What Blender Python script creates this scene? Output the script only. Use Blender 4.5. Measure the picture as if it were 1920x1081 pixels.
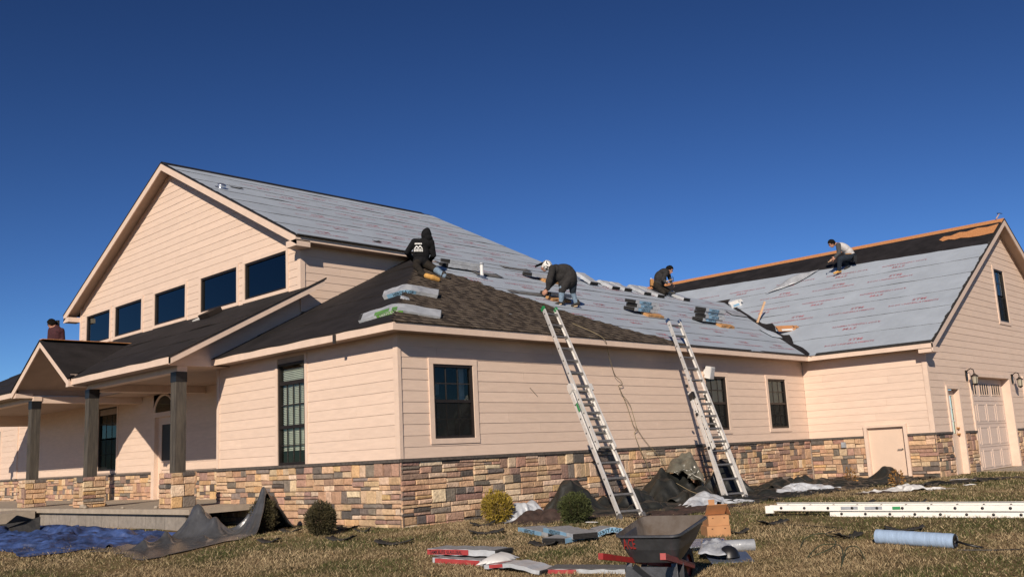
import bpy, bmesh, math, random
import numpy as np
from mathutils import Vector, Matrix, noise
for _o in list(bpy.data.objects):
    bpy.data.objects.remove(_o)
SC = bpy.context.scene
COL = SC.collection
RND = random.Random(7)

# ------------------------------------------------------------------ camera
CAM = Vector((-9.4647, -11.5888, 0.8484))
YAW, PIT, ROL, FPX = math.radians(43.592), math.radians(10.0459), math.radians(-2.9123), 1758.378
FW = Vector((math.cos(YAW)*math.cos(PIT), math.sin(YAW)*math.cos(PIT), math.sin(PIT)))
RT0 = Vector((math.sin(YAW), -math.cos(YAW), 0))
UP0 = RT0.cross(FW)
RT = RT0*math.cos(ROL) + UP0*math.sin(ROL)
UP = UP0*math.cos(ROL) - RT0*math.sin(ROL)
_c = bpy.data.cameras.new('camera')
_c.sensor_width = 36.0
_c.lens = FPX/1920*36
_c.clip_start = 0.1
_c.clip_end = 3000
camo = bpy.data.objects.new('camera', _c)
COL.objects.link(camo)
_m = Matrix((RT, UP, -FW)).transposed().to_4x4()
_m.translation = CAM
camo.matrix_world = _m
SC.camera = camo

# ------------------------------------------------------------------ sky and sun
SUN_TO = Vector((-1.75, -1.08, 0.98)).normalized()
SUN_EL = math.asin(SUN_TO.z)
W = bpy.data.worlds.new('World'); SC.world = W; W.use_nodes = True
_n = W.node_tree.nodes; _n.clear()
_sky = _n.new('ShaderNodeTexSky'); _sky.sky_type = 'NISHITA'; _sky.sun_disc = False
_sky.sun_elevation = SUN_EL
_sky.sun_rotation = math.atan2(SUN_TO.x, SUN_TO.y)
_sky.altitude = 2500; _sky.air_density = 1.0; _sky.dust_density = 0.1; _sky.ozone_density = 4.0
_bg = _n.new('ShaderNodeBackground'); _bg.inputs['Strength'].default_value = 0.05
_ou = _n.new('ShaderNodeOutputWorld')
_mu = _n.new('ShaderNodeMix'); _mu.data_type = 'RGBA'; _mu.blend_type = 'MULTIPLY'; _mu.inputs[0].default_value = 1; _mu.inputs[7].default_value = (.66, .66, .66, 1)
_ga = _n.new('ShaderNodeGamma'); _ga.inputs[1].default_value = 1.6
W.node_tree.links.new(_sky.outputs[0], _mu.inputs[6]); W.node_tree.links.new(_mu.outputs[2], _ga.inputs[0]); W.node_tree.links.new(_ga.outputs[0], _bg.inputs[0]); W.node_tree.links.new(_bg.outputs[0], _ou.inputs[0])
_s = bpy.data.lights.new('sun', 'SUN'); _s.energy = 5.0; _s.angle = math.radians(0.53); _s.color = (1.0, 0.875, 0.73)
suno = bpy.data.objects.new('sun', _s); COL.objects.link(suno)
suno.rotation_euler = (-SUN_TO).to_track_quat('-Z', 'Y').to_euler()
suno.location = (-30, -18, 20)
SC.view_settings.view_transform = 'Standard'
SC.view_settings.look = 'None'
SC.view_settings.exposure = 0.0
SC.view_settings.gamma = 1.0
SC.view_settings.use_curve_mapping = False
SC.render.engine = 'CYCLES'
SC.cycles.max_bounces = 6
SC.cycles.transparent_max_bounces = 12

# ------------------------------------------------------------------ measured dimensions (metres; the near house corner is the origin)
ZC = 0.845; ZFB = 2.8355; ZFT = 2.9605; E = 0.405; SL = 0.51; SG = 0.5724
YW = 5.66; L = 13.57; G = 3.18; OG = 0.35; XR = 20.19
YR = 10.963; Y1 = 5.151; X1 = 1.629; O1 = 0.363; E2 = 0.3625; Y2 = 16.757
XE2 = 10.45; YLOW = 4.37
YT = Y1 - E2
XP = -1.45; ZPE = 2.95; ZPW = 4.55; SP = (ZPW-ZPE)/(X1-XP); YP0 = 4.80
ZSLAB = 0.20
def zs(y): return ZFT + SL*(y+E)
def zw(x): return ZFT + SL*(x+E)
def zg(x): return ZFT + SG*(x-(L-E))
def zp(x): return ZPE + SP*(x-XP)
ZR = zs(YR); ZGR = zg(XR)
def gz(x, y):
    q = -.724*x - .69*y - 1.5
    q = min(q, 30.0)
    return -.17 - .05*(math.log1p(math.exp(1.5*q))/1.5 if q < 18 else q)

def pix(u, v):
    return (FW + RT*((u-960)/FPX) - UP*((v-540.5)/FPX))
def at(u, v, dep):
    return CAM + pix(u, v)*dep
def onplane(u, v, n, c):
    k = pix(u, v); n = Vector(n); return CAM + k*((c-n.dot(CAM))/n.dot(k))
def on_south(u, v, h=0.0): return onplane(u, v, (0, -SL, 1), ZFT+SL*E+h*1.12)
def on_west(u, v, h=0.0): return onplane(u, v, (-SL, 0, 1), ZFT+SL*E+h*1.12)
def on_gar(u, v, h=0.0): return onplane(u, v, (-SG, 0, 1), ZFT-SG*(L-E)+h*1.15)
def on_porch(u, v, h=0.0): return onplane(u, v, (-SP, 0, 1), ZPE-SP*XP+h*1.12)
def gnd(u, v, h=0.0):
    k = pix(u, v); t = 2.0
    while t < 90:
        p = CAM + k*t
        if p.z - h < gz(p.x, p.y): break
        t += .1
    lo, hi = t-.1, t
    for _ in range(25):
        m = (lo+hi)/2; p = CAM + k*m
        if p.z - h < gz(p.x, p.y): hi = m
        else: lo = m
    return CAM + k*hi
NS = Vector((0, -SL, 1)).normalized(); NWS = Vector((-SL, 0, 1)).normalized(); NGA = Vector((-SG, 0, 1)).normalized(); NPO = Vector((-SP, 0, 1)).normalized()
X_ = Vector((1, 0, 0)); Y_ = Vector((0, 1, 0)); Z_ = Vector((0, 0, 1))

# ------------------------------------------------------------------ materials
def _mat(name):
    m = bpy.data.materials.new(name); m.use_nodes = True
    nt = m.node_tree; b = nt.nodes['Principled BSDF']
    return m, nt, b
def mat(name, col, rough=.7, metal=0.0, var=.12, scale=6.0, col2=None, bump=0.0, bscale=40.0, stretch=None, attr=False, rnd=0.0, spec=.5, detail=4.0, island=0.0, mix=(.35, .68)):
    """base colour with noise variation, optional per-object / per-vertex tint, fine bump"""
    m, nt, b = _mat(name); N = nt.nodes.new; Lk = nt.links.new
    tc = N('ShaderNodeTexCoord'); src = tc.outputs['Object']
    if stretch:
        mp = N('ShaderNodeMapping'); mp.inputs['Scale'].default_value = stretch; Lk(src, mp.inputs[0]); src = mp.outputs[0]
    nz = N('ShaderNodeTexNoise'); nz.inputs['Scale'].default_value = scale; nz.inputs['Detail'].default_value = detail; nz.inputs['Roughness'].default_value = .6
    Lk(src, nz.inputs[0])
    mr = N('ShaderNodeMapRange'); mr.inputs[1].default_value = mix[0]; mr.inputs[2].default_value = mix[1]; Lk(nz.outputs[0], mr.inputs[0])
    mx = N('ShaderNodeMix'); mx.data_type = 'RGBA'
    c = Vector(col[:3])
    a = c*(1-var); d = c*(1+var) if col2 is None else Vector(col2[:3])
    if col2 is not None: a = c
    mx.inputs[6].default_value = (*a, 1); mx.inputs[7].default_value = (*d, 1); Lk(mr.outputs[0], mx.inputs[0])
    out = mx.outputs[2]
    if attr:
        at_ = N('ShaderNodeAttribute'); at_.attribute_name = 'Col'
        m2 = N('ShaderNodeMix'); m2.data_type = 'RGBA'; m2.blend_type = 'MULTIPLY'; m2.inputs[0].default_value = 1
        Lk(out, m2.inputs[6]); Lk(at_.outputs[0], m2.inputs[7]); out = m2.outputs[2]
    if rnd or island:
        oi = N('ShaderNodeObjectInfo') if rnd else N('ShaderNodeNewGeometry')
        o_ = oi.outputs['Random'] if rnd else oi.outputs['Random Per Island']
        r_ = rnd or island
        mr2 = N('ShaderNodeMapRange'); mr2.inputs[3].default_value = 1-r_; mr2.inputs[4].default_value = 1+r_; Lk(o_, mr2.inputs[0])
        m3 = N('ShaderNodeMix'); m3.data_type = 'RGBA'; m3.blend_type = 'MULTIPLY'; m3.inputs[0].default_value = 1
        Lk(out, m3.inputs[6]); Lk(mr2.outputs[0], m3.inputs[7]); out = m3.outputs[2]
    Lk(out, b.inputs['Base Color'])
    b.inputs['Roughness'].default_value = rough; b.inputs['Metallic'].default_value = metal
    b.inputs['Specular IOR Level'].default_value = spec
    if bump:
        n2 = N('ShaderNodeTexNoise'); n2.inputs['Scale'].default_value = bscale; n2.inputs['Detail'].default_value = 5; Lk(src, n2.inputs[0])
        bp = N('ShaderNodeBump'); bp.inputs['Strength'].default_value = min(1, bump); bp.inputs['Distance'].default_value = .02; Lk(n2.outputs[0], bp.inputs['Height']); Lk(bp.outputs[0], b.inputs['Normal'])
    return m
M = {}
M['siding'] = mat('painted siding', (.70, .535, .425), .62, var=.045, scale=3.0, bump=.10, bscale=30, stretch=(1, 1, 6), rnd=.03, spec=.3)
M['trim'] = mat('painted trim', (.70, .535, .425), .55, var=.05, scale=5, bump=.08, bscale=30, spec=.35)
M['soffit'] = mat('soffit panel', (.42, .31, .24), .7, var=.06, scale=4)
M['sheath'] = mat('wall backing', (.33, .25, .2), .9, var=.1)
M['stone'] = mat('ledge stone', (1, 1, 1), .85, var=.20, scale=11, bump=.9, bscale=28, attr=True, spec=.25, detail=7)
M['mortar'] = mat('mortar bed', (.15, .11, .085), .95, var=.2, scale=20, bump=.5)
M['cap'] = mat('stone cap ledge', (.09, .075, .065), .8, var=.3, scale=14, bump=.3)
M['under'] = mat('grey synthetic underlayment', (.375, .42, .475), .5, var=.07, scale=1.6, bump=.55, bscale=7, rnd=.035, spec=.45, detail=6)
M['red'] = mat('red print', (.43, .17, .20), .6, var=.25, scale=9)
M['felt'] = mat('black felt underlayment', (.017, .015, .016), .8, var=.35, scale=2.2, bump=.35, bscale=9, spec=.25)
M['shingle'] = mat('brown shingle', (1, 1, 1), .95, var=.28, scale=55, bump=.5, bscale=160, attr=True, spec=.15)
M['osb'] = mat('raw sheathing board', (.42, .16, .055), .8, col2=(.62, .30, .12), scale=26, bump=.3, stretch=(1, 1, 1))
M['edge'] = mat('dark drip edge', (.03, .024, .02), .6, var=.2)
M['frame'] = mat('dark bronze window frame', (.018, .013, .011), .45, var=.2, spec=.4)
M['sash'] = mat('dark muntin', (.03, .024, .02), .5, var=.2)
M['blind'] = mat('white blind slat', (.75, .74, .64), .6, var=.08)
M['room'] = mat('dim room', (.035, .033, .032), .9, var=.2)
M['curtain'] = mat('pale curtain', (.55, .53, .50), .8, var=.1)
M['redcloth'] = mat('red brick interior', (.28, .07, .05), .8, var=.3)
M['post'] = mat('weathered dark timber', (.040, .034, .028), .8, col2=(.095, .080, .062), scale=7, stretch=(3, 3, .35), bump=.4)
M['concrete'] = mat('concrete', (.36, .30, .235), .9, var=.14, scale=5, bump=.3)
M['block'] = mat('concrete block', (.26, .23, .20), .95, var=.16, scale=9, bump=.5, rnd=.10)
M['door'] = mat('painted door', (.70, .53, .41), .45, var=.03, scale=4)
M['gdoor'] = mat('almond garage door', (.62, .49, .41), .5, var=.03, scale=4)
M['lamp'] = mat('dark bronze lantern', (.03, .022, .018), .4, metal=.6, var=.2)
M['lampglass'] = mat('seeded lantern glass', (.36, .33, .26), .15, var=.1, spec=.6)
M['alu'] = mat('aluminium', (.74, .72, .69), .4, metal=.35, var=.10, scale=12, bump=.05)
M['alud'] = mat('dull aluminium rung', (.30, .29, .28), .45, metal=.7, var=.15, scale=20)
M['whitefib'] = mat('off white ladder rail', (.80, .77, .71), .45, var=.05, scale=9)
M['green'] = mat('green plastic', (.02, .22, .07), .5, var=.1)
M['blackpl'] = mat('black plastic', (.012, .012, .013), .4, var=.2)
M['bluepl'] = mat('blue plastic', (.03, .06, .14), .4, var=.2)
M['white'] = mat('white plastic', (.66, .65, .63), .45, var=.06)
M['wrap'] = mat('white bundle wrap', (.43, .45, .475), .28, var=.16, scale=5, bump=.5, bscale=14, spec=.6)
M['wrap2'] = mat('printed silver wrap', (.30, .315, .345), .3, col2=(.52, .54, .56), scale=7, bump=.5, bscale=14, spec=.6)
M['wrapb'] = mat('light blue label', (.22, .40, .56), .3, var=.12, scale=7, spec=.55)
M['wrapg'] = mat('green label', (.14, .33, .07), .35, var=.2, scale=9)
M['wrapr'] = mat('red label', (.36, .05, .05), .35, var=.14, scale=7)
M['wrapo'] = mat('orange label', (.50, .17, .05), .4, var=.2)
M['ink'] = mat('black ink', (.012, .012, .016), .5, var=.1)
M['inkw'] = mat('white ink', (.72, .72, .70), .6, var=.1)
M['slate'] = mat('grey granule shingle', (.115, .110, .108), .95, var=.25, scale=45, bump=.4, bscale=150)
M['slateg'] = mat('grey granule sheet', (.25, .25, .255), .9, var=.2, scale=30, bump=.3, bscale=90)
M['edges'] = mat('dark shingle edges', (.022, .021, .021), .95, var=.3, scale=30)
M['scrap'] = mat('torn felt scrap', (.026, .024, .022), .85, var=.35, scale=12, bump=.4)
M['foam'] = mat('yellow foam block', (.42, .22, .085), .9, var=.22, scale=18, bump=.5)
M['card'] = mat('brown cardboard', (.47, .235, .105), .8, var=.08, scale=7)
M['cardd'] = mat('cardboard print', (.10, .045, .02), .8, var=.1)
M['tarpg'] = mat('grey poly tarp', (.105, .107, .112), .27, metal=.4, var=.22, scale=5, bump=.35, bscale=7, spec=.75)
M['tarpk'] = mat('black ground cloth', (.018, .019, .017), .45, var=.3, scale=4, bump=.6, bscale=7, spec=.5)
M['tarpo'] = mat('olive poly bag', (.115, .108, .085), .3, var=.3, scale=6, bump=.3, bscale=14, spec=.6)
M['tarpb'] = mat('blue poly tarp', (.040, .070, .185), .45, var=.55, scale=5, bump=1.0, bscale=9, spec=.5)
M['tarpbr'] = mat('brown torn felt', (.045, .026, .020), .8, var=.4, scale=8, bump=.4)
M['plast'] = mat('milky plastic sheet', (.42, .44, .47), .35, var=.22, scale=7, bump=.7, bscale=14, spec=.5)
M['plastg'] = mat('grey plastic sheet', (.30, .315, .34), .3, var=.15, scale=7, bump=.5, bscale=14, spec=.5)
M['tray'] = mat('worn grey steel tray', (.10, .103, .112), .42, metal=.55, var=.22, scale=7, bump=.1)
M['rust'] = mat('rusty tray inside', (.08, .058, .042), .85, col2=(.135, .115, .10), scale=5, bump=.3)
M['redp'] = mat('worn red paint', (.36, .022, .022), .5, col2=(.22, .03, .025), scale=14)
M['tyre'] = mat('muddy tyre', (.055, .040, .030), .95, var=.35, scale=14, bump=.5)
M['galv'] = mat('galvanised sheet', (.62, .65, .70), .24, metal=.9, var=.2, scale=9, bump=.1)
M['lead'] = mat('blue grey flashing', (.13, .16, .23), .35, metal=.4, var=.15)
M['rollb'] = mat('pale blue roll wrap', (.33, .44, .60), .38, var=.1, scale=5, bump=.25, bscale=10, stretch=(1, 6, 1), spec=.5)
M['leafg'] = mat('green juniper leaf', (.050, .060, .014), .8, var=.4, scale=8, island=.45)
M['leafd'] = mat('dark juniper leaf', (.055, .045, .016), .8, var=.4, scale=8, island=.45)
M['leafy'] = mat('yellow green leaf', (.27, .19, .022), .7, var=.35, scale=8, island=.4)
M['leafr'] = mat('dry orange leaf', (.30, .15, .04), .8, var=.35, scale=8, island=.4)
M['twig'] = mat('twig bark', (.11, .07, .04), .9, var=.3)
M['cord'] = mat('tan cord', (.24, .19, .11), .7, var=.2)
M['vine'] = mat('dark green cord', (.045, .055, .025), .7, var=.3)
M['wood'] = mat('raw lumber', (.50, .32, .19), .75, var=.15, scale=8, stretch=(1, 6, 1))
M['skin'] = mat('skin', (.40, .20, .13), .55, var=.1, scale=30)
M['hair'] = mat('black hair', (.008, .007, .006), .95, var=.3, spec=.1)
M['clblack'] = mat('black fleece', (.0075, .0075, .009), .9, var=.3, scale=20, bump=.4, bscale=22, spec=.2)
M['cldark'] = mat('charcoal cotton', (.030, .028, .028), .9, var=.2, scale=14, bump=.5, bscale=18, spec=.2)
M['clgrey'] = mat('charcoal sleeve', (.060, .062, .066), .9, var=.15, scale=14, bump=.5, bscale=18, spec=.2)
M['clwhite'] = mat('pale heather shirt', (.47, .455, .45), .9, var=.08, scale=14, bump=.5, bscale=18, spec=.2)
M['clmaroon'] = mat('maroon jacket', (.045, .009, .013), .85, var=.2, scale=14, bump=.5, bscale=18)
M['jeans'] = mat('faded denim', (.17, .235, .31), .9, var=.22, scale=16, bump=.4, bscale=30, spec=.2)
M['jeansd'] = mat('dark navy denim', (.018, .025, .036), .9, var=.25, scale=14, bump=.4, bscale=26, spec=.2)
M['trouser'] = mat('dark brown work trousers', (.022, .018, .014), .9, var=.3, scale=14, bump=.4, bscale=26, spec=.2)
M['boot'] = mat('tan work boot', (.50, .27, .07), .8, var=.15, scale=16)
M['bootd'] = mat('dark boot', (.02, .017, .014), .7, var=.2)
M['bootsole'] = mat('pale boot sole', (.50, .36, .22), .8, var=.15)
M['camo'] = mat('black and white patterned cloth', (.03, .03, .03), .85, col2=(.72, .70, .67), scale=26, detail=1, mix=(.44, .50))
M['leather'] = mat('tan leather pouch', (.35, .17, .05), .7, var=.2)

def glass(name, tint, gloss_col=(1, 1, 1), base=.10):
    """thin window pane: clear with a Fresnel sky reflection"""
    m, nt, b = _mat(name); N = nt.nodes.new; Lk = nt.links.new
    out = nt.nodes['Material Output']
    tr = N('ShaderNodeBsdfTransparent'); tr.inputs[0].default_value = (*tint, 1)
    gl = N('ShaderNodeBsdfGlossy'); gl.inputs['Roughness'].default_value = .015; gl.inputs[0].default_value = (*gloss_col, 1)
    lw = N('ShaderNodeFresnel'); lw.inputs[0].default_value = 1.5
    ma = N('ShaderNodeMath'); ma.operation = 'MULTIPLY_ADD'; ma.inputs[1].default_value = 1.7; ma.inputs[2].default_value = base; ma.use_clamp = True
    Lk(lw.outputs[0], ma.inputs[0])
    mx = N('ShaderNodeMixShader'); Lk(ma.outputs[0], mx.inputs[0]); Lk(tr.outputs[0], mx.inputs[1]); Lk(gl.outputs[0], mx.inputs[2]); Lk(mx.outputs[0], out.inputs[0])
    return m
M['glass'] = glass('window glass', (.88, .93, .90), (.50, .58, .56), base=.0)
M['glassd'] = glass('dark tinted window glass', (.06, .08, .10), (.52, .62, .62), base=.08)
M['bag'] = glass('clear plastic bag', (.80, .82, .84), base=.25)

# ------------------------------------------------------------------ mesh helpers
class MB:
    """collects vertices and faces, then links them as one mesh object"""
    def __init__(s): s.v = []; s.f = []; s.m = []; s.sm = []; s.c = []
    def add(s, vs, fs, mi=0, smooth=False, col=None):
        o = len(s.v); s.v += [tuple(p) for p in vs]
        s.c += [col or (1, 1, 1)]*len(vs)
        for f in fs:
            s.f.append(tuple(i+o for i in f)); s.m.append(mi); s.sm.append(smooth)
        return s
    def obox(s, c, ax, ay, az, mi=0, col=None):
        c = Vector(c); ax = Vector(ax); ay = Vector(ay); az = Vector(az)
        vs = [c+ax*i+ay*j+az*k for k in (-1, 1) for j in (-1, 1) for i in (-1, 1)]
        fs = [(0, 2, 3, 1), (4, 5, 7, 6), (0, 1, 5, 4), (2, 6, 7, 3), (0, 4, 6, 2), (1, 3, 7, 5)]
        if ax.cross(ay).dot(az) < 0: fs = [f[::-1] for f in fs]
        return s.add(vs, fs, mi, col=col)
    def box(s, a, b, mi=0, col=None):
        a = Vector(a); b = Vector(b); h = (b-a)/2
        return s.obox((a+b)/2, X_*abs(h.x), Y_*abs(h.y), Z_*abs(h.z), mi, col)
    def prism(s, poly, dvec, mi=0):
        """extrude a planar 3D polygon along dvec"""
        poly = [Vector(p) for p in poly]; d = Vector(dvec); n = len(poly)
        nn = Vector((0, 0, 0))
        for i in range(n): nn += poly[i].cross(poly[(i+1) % n])
        if nn.dot(d) > 0: poly = poly[::-1]
        vs = poly + [p+d for p in poly]
        fs = [tuple(range(n)), tuple(range(2*n-1, n-1, -1))] + [(i, i+n, (i+1) % n+n, (i+1) % n) for i in range(n)]
        return s.add(vs, fs, mi)
    def tube(s, pts, r, k=8, mi=0, caps=True, smooth=True, up=None):
        pts = [Vector(p) for p in pts]; n = len(pts)
        rs = r if isinstance(r, (list, tuple)) else [r]*n
        vs = []; prev = None
        for i, p in enumerate(pts):
            t = (pts[min(i+1, n-1)]-pts[max(i-1, 0)]).normalized()
            if prev is None:
                a = up or (Z_ if abs(t.z) < .9 else X_)
                u = (Vector(a) - t*t.dot(Vector(a))).normalized()
            else: u = (prev - t*t.dot(prev)).normalized()
            prev = u; w = t.cross(u)
            for j in range(k):
                q = 2*math.pi*j/k; vs.append(p+(u*math.cos(q)+w*math.sin(q))*rs[i])
        fs = [(i*k+j, i*k+(j+1) % k, (i+1)*k+(j+1) % k, (i+1)*k+j) for i in range(n-1) for j in range(k)]
        o = len(s.v); s.add(vs, fs, mi, smooth)
        if caps:
            s.f += [tuple(o+j for j in range(k-1, -1, -1)), tuple(o+(n-1)*k+j for j in range(k))]; s.m += [mi]*2; s.sm += [False]*2
        return s
    def bar(s, a, b, w, h, up=Z_, mi=0):
        a = Vector(a); b = Vector(b); t = (b-a).normalized(); u = Vector(up); u = (u-t*t.dot(u)).normalized(); sd = t.cross(u)
        return s.obox((a+b)/2, t*(b-a).length/2, sd*w/2, u*h/2, mi)
    def grid(s, P, mi=0, smooth=True, flip=False):
        """P: rows of points"""
        r = len(P); c = len(P[0]); vs = [p for row in P for p in row]
        fs = [(i*c+j, i*c+j+1, (i+1)*c+j+1, (i+1)*c+j) for i in range(r-1) for j in range(c-1)]
        if flip: fs = [f[::-1] for f in fs]
        return s.add(vs, fs, mi, smooth)
    def lathe(s, c, prof, k=16, axis=Z_, mi=0, smooth=True):
        axis = Vector(axis).normalized(); a = X_ if abs(axis.x) < .9 else Y_
        u = (a-axis*axis.dot(a)).normalized(); w = axis.cross(u); c = Vector(c); vs = []
        for (r, h) in prof:
            for j in range(k):
                q = 2*math.pi*j/k; vs.append(c+axis*h+(u*math.cos(q)+w*math.sin(q))*r)
        n = len(prof)
        fs = [(i*k+j, i*k+(j+1) % k, (i+1)*k+(j+1) % k, (i+1)*k+j) for i in range(n-1) for j in range(k)]
        return s.add(vs, fs, mi, smooth)
    def build(s, name, mats, parent=None, local=False):
        me = bpy.data.meshes.new(name); me.from_pydata(s.v, [], s.f)
        if not isinstance(mats, (list, tuple)): mats = [mats]
        for m in mats: me.materials.append(M[m] if isinstance(m, str) else m)
        if len(mats) > 1: me.polygons.foreach_set('material_index', s.m)
        if any(s.sm): me.polygons.foreach_set('use_smooth', s.sm)
        if any(c != (1, 1, 1) for c in s.c) or mats[0] in ('stone', 'shingle'):
            ca = me.color_attributes.new('Col', 'FLOAT_COLOR', 'POINT')
            ca.data.foreach_set('color', np.array([(*c, 1) for c in s.c], dtype=np.float32).ravel())
        me.update()
        return link(name, me, parent)
def link(name, me, parent=None):
    o = bpy.data.objects.new(name, me); COL.objects.link(o)
    if parent is not None:
        o.parent = parent
        o.matrix_parent_inverse = Matrix.Translation(-parent_loc(parent))
    return o
def parent_loc(p):
    return Vector(p.location) if p.parent is None else Vector((0, 0, 0))
def tag(o, label, cat, group=None, kind=None):
    o['label'] = label; o['category'] = cat
    if group: o['group'] = group
    if kind: o['kind'] = kind
    return o
def empty(name, loc, label, cat, group=None):
    o = bpy.data.objects.new(name, None); o.empty_display_size = .2; o.location = loc; COL.objects.link(o)
    return tag(o, label, cat, group)
def struct(o):
    o['kind'] = 'structure'; return o
_TXT = {}
def text_poly(txt):
    """flat letter outlines of unit height, centred: list of 2D verts and faces"""
    if txt not in _TXT:
        cu = bpy.data.curves.new('lettering', 'FONT'); cu.body = txt; cu.resolution_u = 1; cu.align_x = 'CENTER'; cu.align_y = 'CENTER'; cu.offset = .012
        ob = bpy.data.objects.new('lettering', cu); COL.objects.link(ob)
        bpy.context.view_layer.update()
        dg = bpy.context.evaluated_depsgraph_get(); me = bpy.data.meshes.new_from_object(ob.evaluated_get(dg))
        vs = [(v.co.x, v.co.y) for v in me.vertices]; fs = [tuple(p.vertices) for p in me.polygons]
        bpy.data.objects.remove(ob); bpy.data.meshes.remove(me); bpy.data.curves.remove(cu)
        x0 = min(v[0] for v in vs); x1 = max(v[0] for v in vs); y0 = min(v[1] for v in vs); y1 = max(v[1] for v in vs)
        _TXT[txt] = ([(x-(x0+x1)/2, y-(y0+y1)/2) for x, y in vs], fs, x1-x0, y1-y0)
    return _TXT[txt]
def put_text(mb, txt, c, u, w, width, height, mi=0, fn=None):
    vs, fs, tw, th = text_poly(txt)
    c = Vector(c); u = Vector(u); w = Vector(w)
    P = [c+u*(x*width/tw)+w*(y*height/th) for x, y in vs]
    if fn: P = [fn(x*width/tw, y*height/th) for x, y in vs]
    mb.add(P, fs, mi)
def fbm(p, sc=1.0, o=4, seed=0.0):
    return noise.fractal(Vector((p[0]*sc+seed, p[1]*sc+seed*1.7, (p[2] if len(p) > 2 else 0)*sc)), 1.0, 2.0, o)
# ------------------------------------------------------------------ ground
def build_ground():
    xs = sorted(set([-900, -400, -150, -80, -50] + [round(-36+i*1.0, 2) for i in range(30)] + [round(-6+i*.5, 2) for i in range(53)] + [22, 25, 30, 40, 60, 100, 180, 400, 900, 1600]))
    ys = sorted(set([-900, -400, -150, -80, -50] + [round(-36+i*1.0, 2) for i in range(24)] + [round(-12+i*.5, 2) for i in range(40)] + [9, 12, 16, 20, 26, 35, 50, 80, 150, 400, 900, 1600]))
    P = [[(x, y, gz(x, y) + (.018*fbm((x, y), .55, 3, 3.1) if abs(x) < 40 and abs(y) < 40 else 0)) for x in xs] for y in ys]
    mb = MB(); mb.grid(P)
    m, nt, b = _mat('dormant lawn soil'); N = nt.nodes.new; Lk = nt.links.new
    tc = N('ShaderNodeTexCoord')
    n1 = N('ShaderNodeTexNoise'); n1.inputs['Scale'].default_value = .55; n1.inputs['Detail'].default_value = 6; Lk(tc.outputs['Object'], n1.inputs[0])
    n2 = N('ShaderNodeTexNoise'); n2.inputs['Scale'].default_value = 14; n2.inputs['Detail'].default_value = 6; Lk(tc.outputs['Object'], n2.inputs[0])
    r1 = N('ShaderNodeValToRGB'); e = r1.color_ramp.elements
    e[0].position = .36; e[0].color = (.060, .064, .022, 1); e[1].position = .62; e[1].color = (.24, .165, .085, 1)
    q = e.new(.5); q.color = (.145, .108, .052, 1)
    Lk(n1.outputs[0], r1.inputs[0])
    mx = N('ShaderNodeMix'); mx.data_type = 'RGBA'; mx.blend_type = 'MULTIPLY'; mx.inputs[0].default_value = .8
    r2 = N('ShaderNodeMapRange'); r2.inputs[1].default_value = .3; r2.inputs[2].default_value = .7; r2.inputs[3].default_value = .45; r2.inputs[4].default_value = 1.35; Lk(n2.outputs[0], r2.inputs[0])
    Lk(r1.outputs[0], mx.inputs[6]); Lk(r2.outputs[0], mx.inputs[7]); Lk(mx.outputs[2], b.inputs['Base Color']); b.inputs['Roughness'].default_value = 1
    b.inputs['Specular IOR Level'].default_value = .1
    bp = N('ShaderNodeBump'); bp.inputs['Strength'].default_value = .8; bp.inputs['Distance'].default_value = .05; Lk(n2.outputs[0], bp.inputs['Height']); Lk(bp.outputs[0], b.inputs['Normal'])
    return struct(mb.build('ground', m))
build_ground()

# ------------------------------------------------------------------ house: helpers
house = empty('house', (0, 0, gz(0, 0)), 'long cream lap-sided house with stone base and roof half re-covered', 'house')
DF = .012                                        # siding stand-off
class WallF:
    """a wall's own frame: origin, run direction, outward normal"""
    def __init__(s, O, u, n): s.O = Vector(O); s.u = Vector(u); s.n = Vector(n)
    def p(s, a, z, d=0.0): return Vector((s.O.x+s.u.x*a+s.n.x*d, s.O.y+s.u.y*a+s.n.y*d, z))
    def box(s, mb, a0, a1, z0, z1, d0, d1, mi=0, col=None):
        c = s.p((a0+a1)/2, (z0+z1)/2, (d0+d1)/2)
        return mb.obox(c, s.u*abs(a1-a0)/2, s.n*abs(d1-d0)/2, Z_*abs(z1-z0)/2, mi, col)

def backing(F, name, polyfn_pts, holes, parent=house, mi='sheath'):
    """flat wall sheet with openings cut out: strips between all hole edges, clipped under the top line"""
    us = sorted(set([p[0] for p in polyfn_pts] + [h[0] for h in holes] + [h[1] for h in holes]))
    top = lambda a: np.interp(a, [p[0] for p in polyfn_pts], [p[2] for p in polyfn_pts])
    bot = lambda a: np.interp(a, [p[0] for p in polyfn_pts], [p[1] for p in polyfn_pts])
    mb = MB()
    for a, b in zip(us[:-1], us[1:]):
        if b-a < 1e-4: continue
        mid = (a+b)/2
        cuts = sorted([(h[2], h[3]) for h in holes if h[0] <= mid <= h[1]])
        lo = (bot(a), bot(b))
        segs = []
        for c in cuts: segs.append((lo, (c[0], c[0]))); lo = (c[1], c[1])
        segs.append((lo, (float(top(a)), float(top(b)))))
        for (l, h) in segs:
            if max(h[0]-l[0], h[1]-l[1]) < .005: continue
            q = [F.p(a, l[0]), F.p(b, l[1]), F.p(b, h[1]), F.p(a, h[0])]
            mb.add(q, [(0, 1, 2, 3)] if F.u.cross(Z_).dot(F.n) > 0 else [(3, 2, 1, 0)])
    return mb.build(name, mi, parent)

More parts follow.
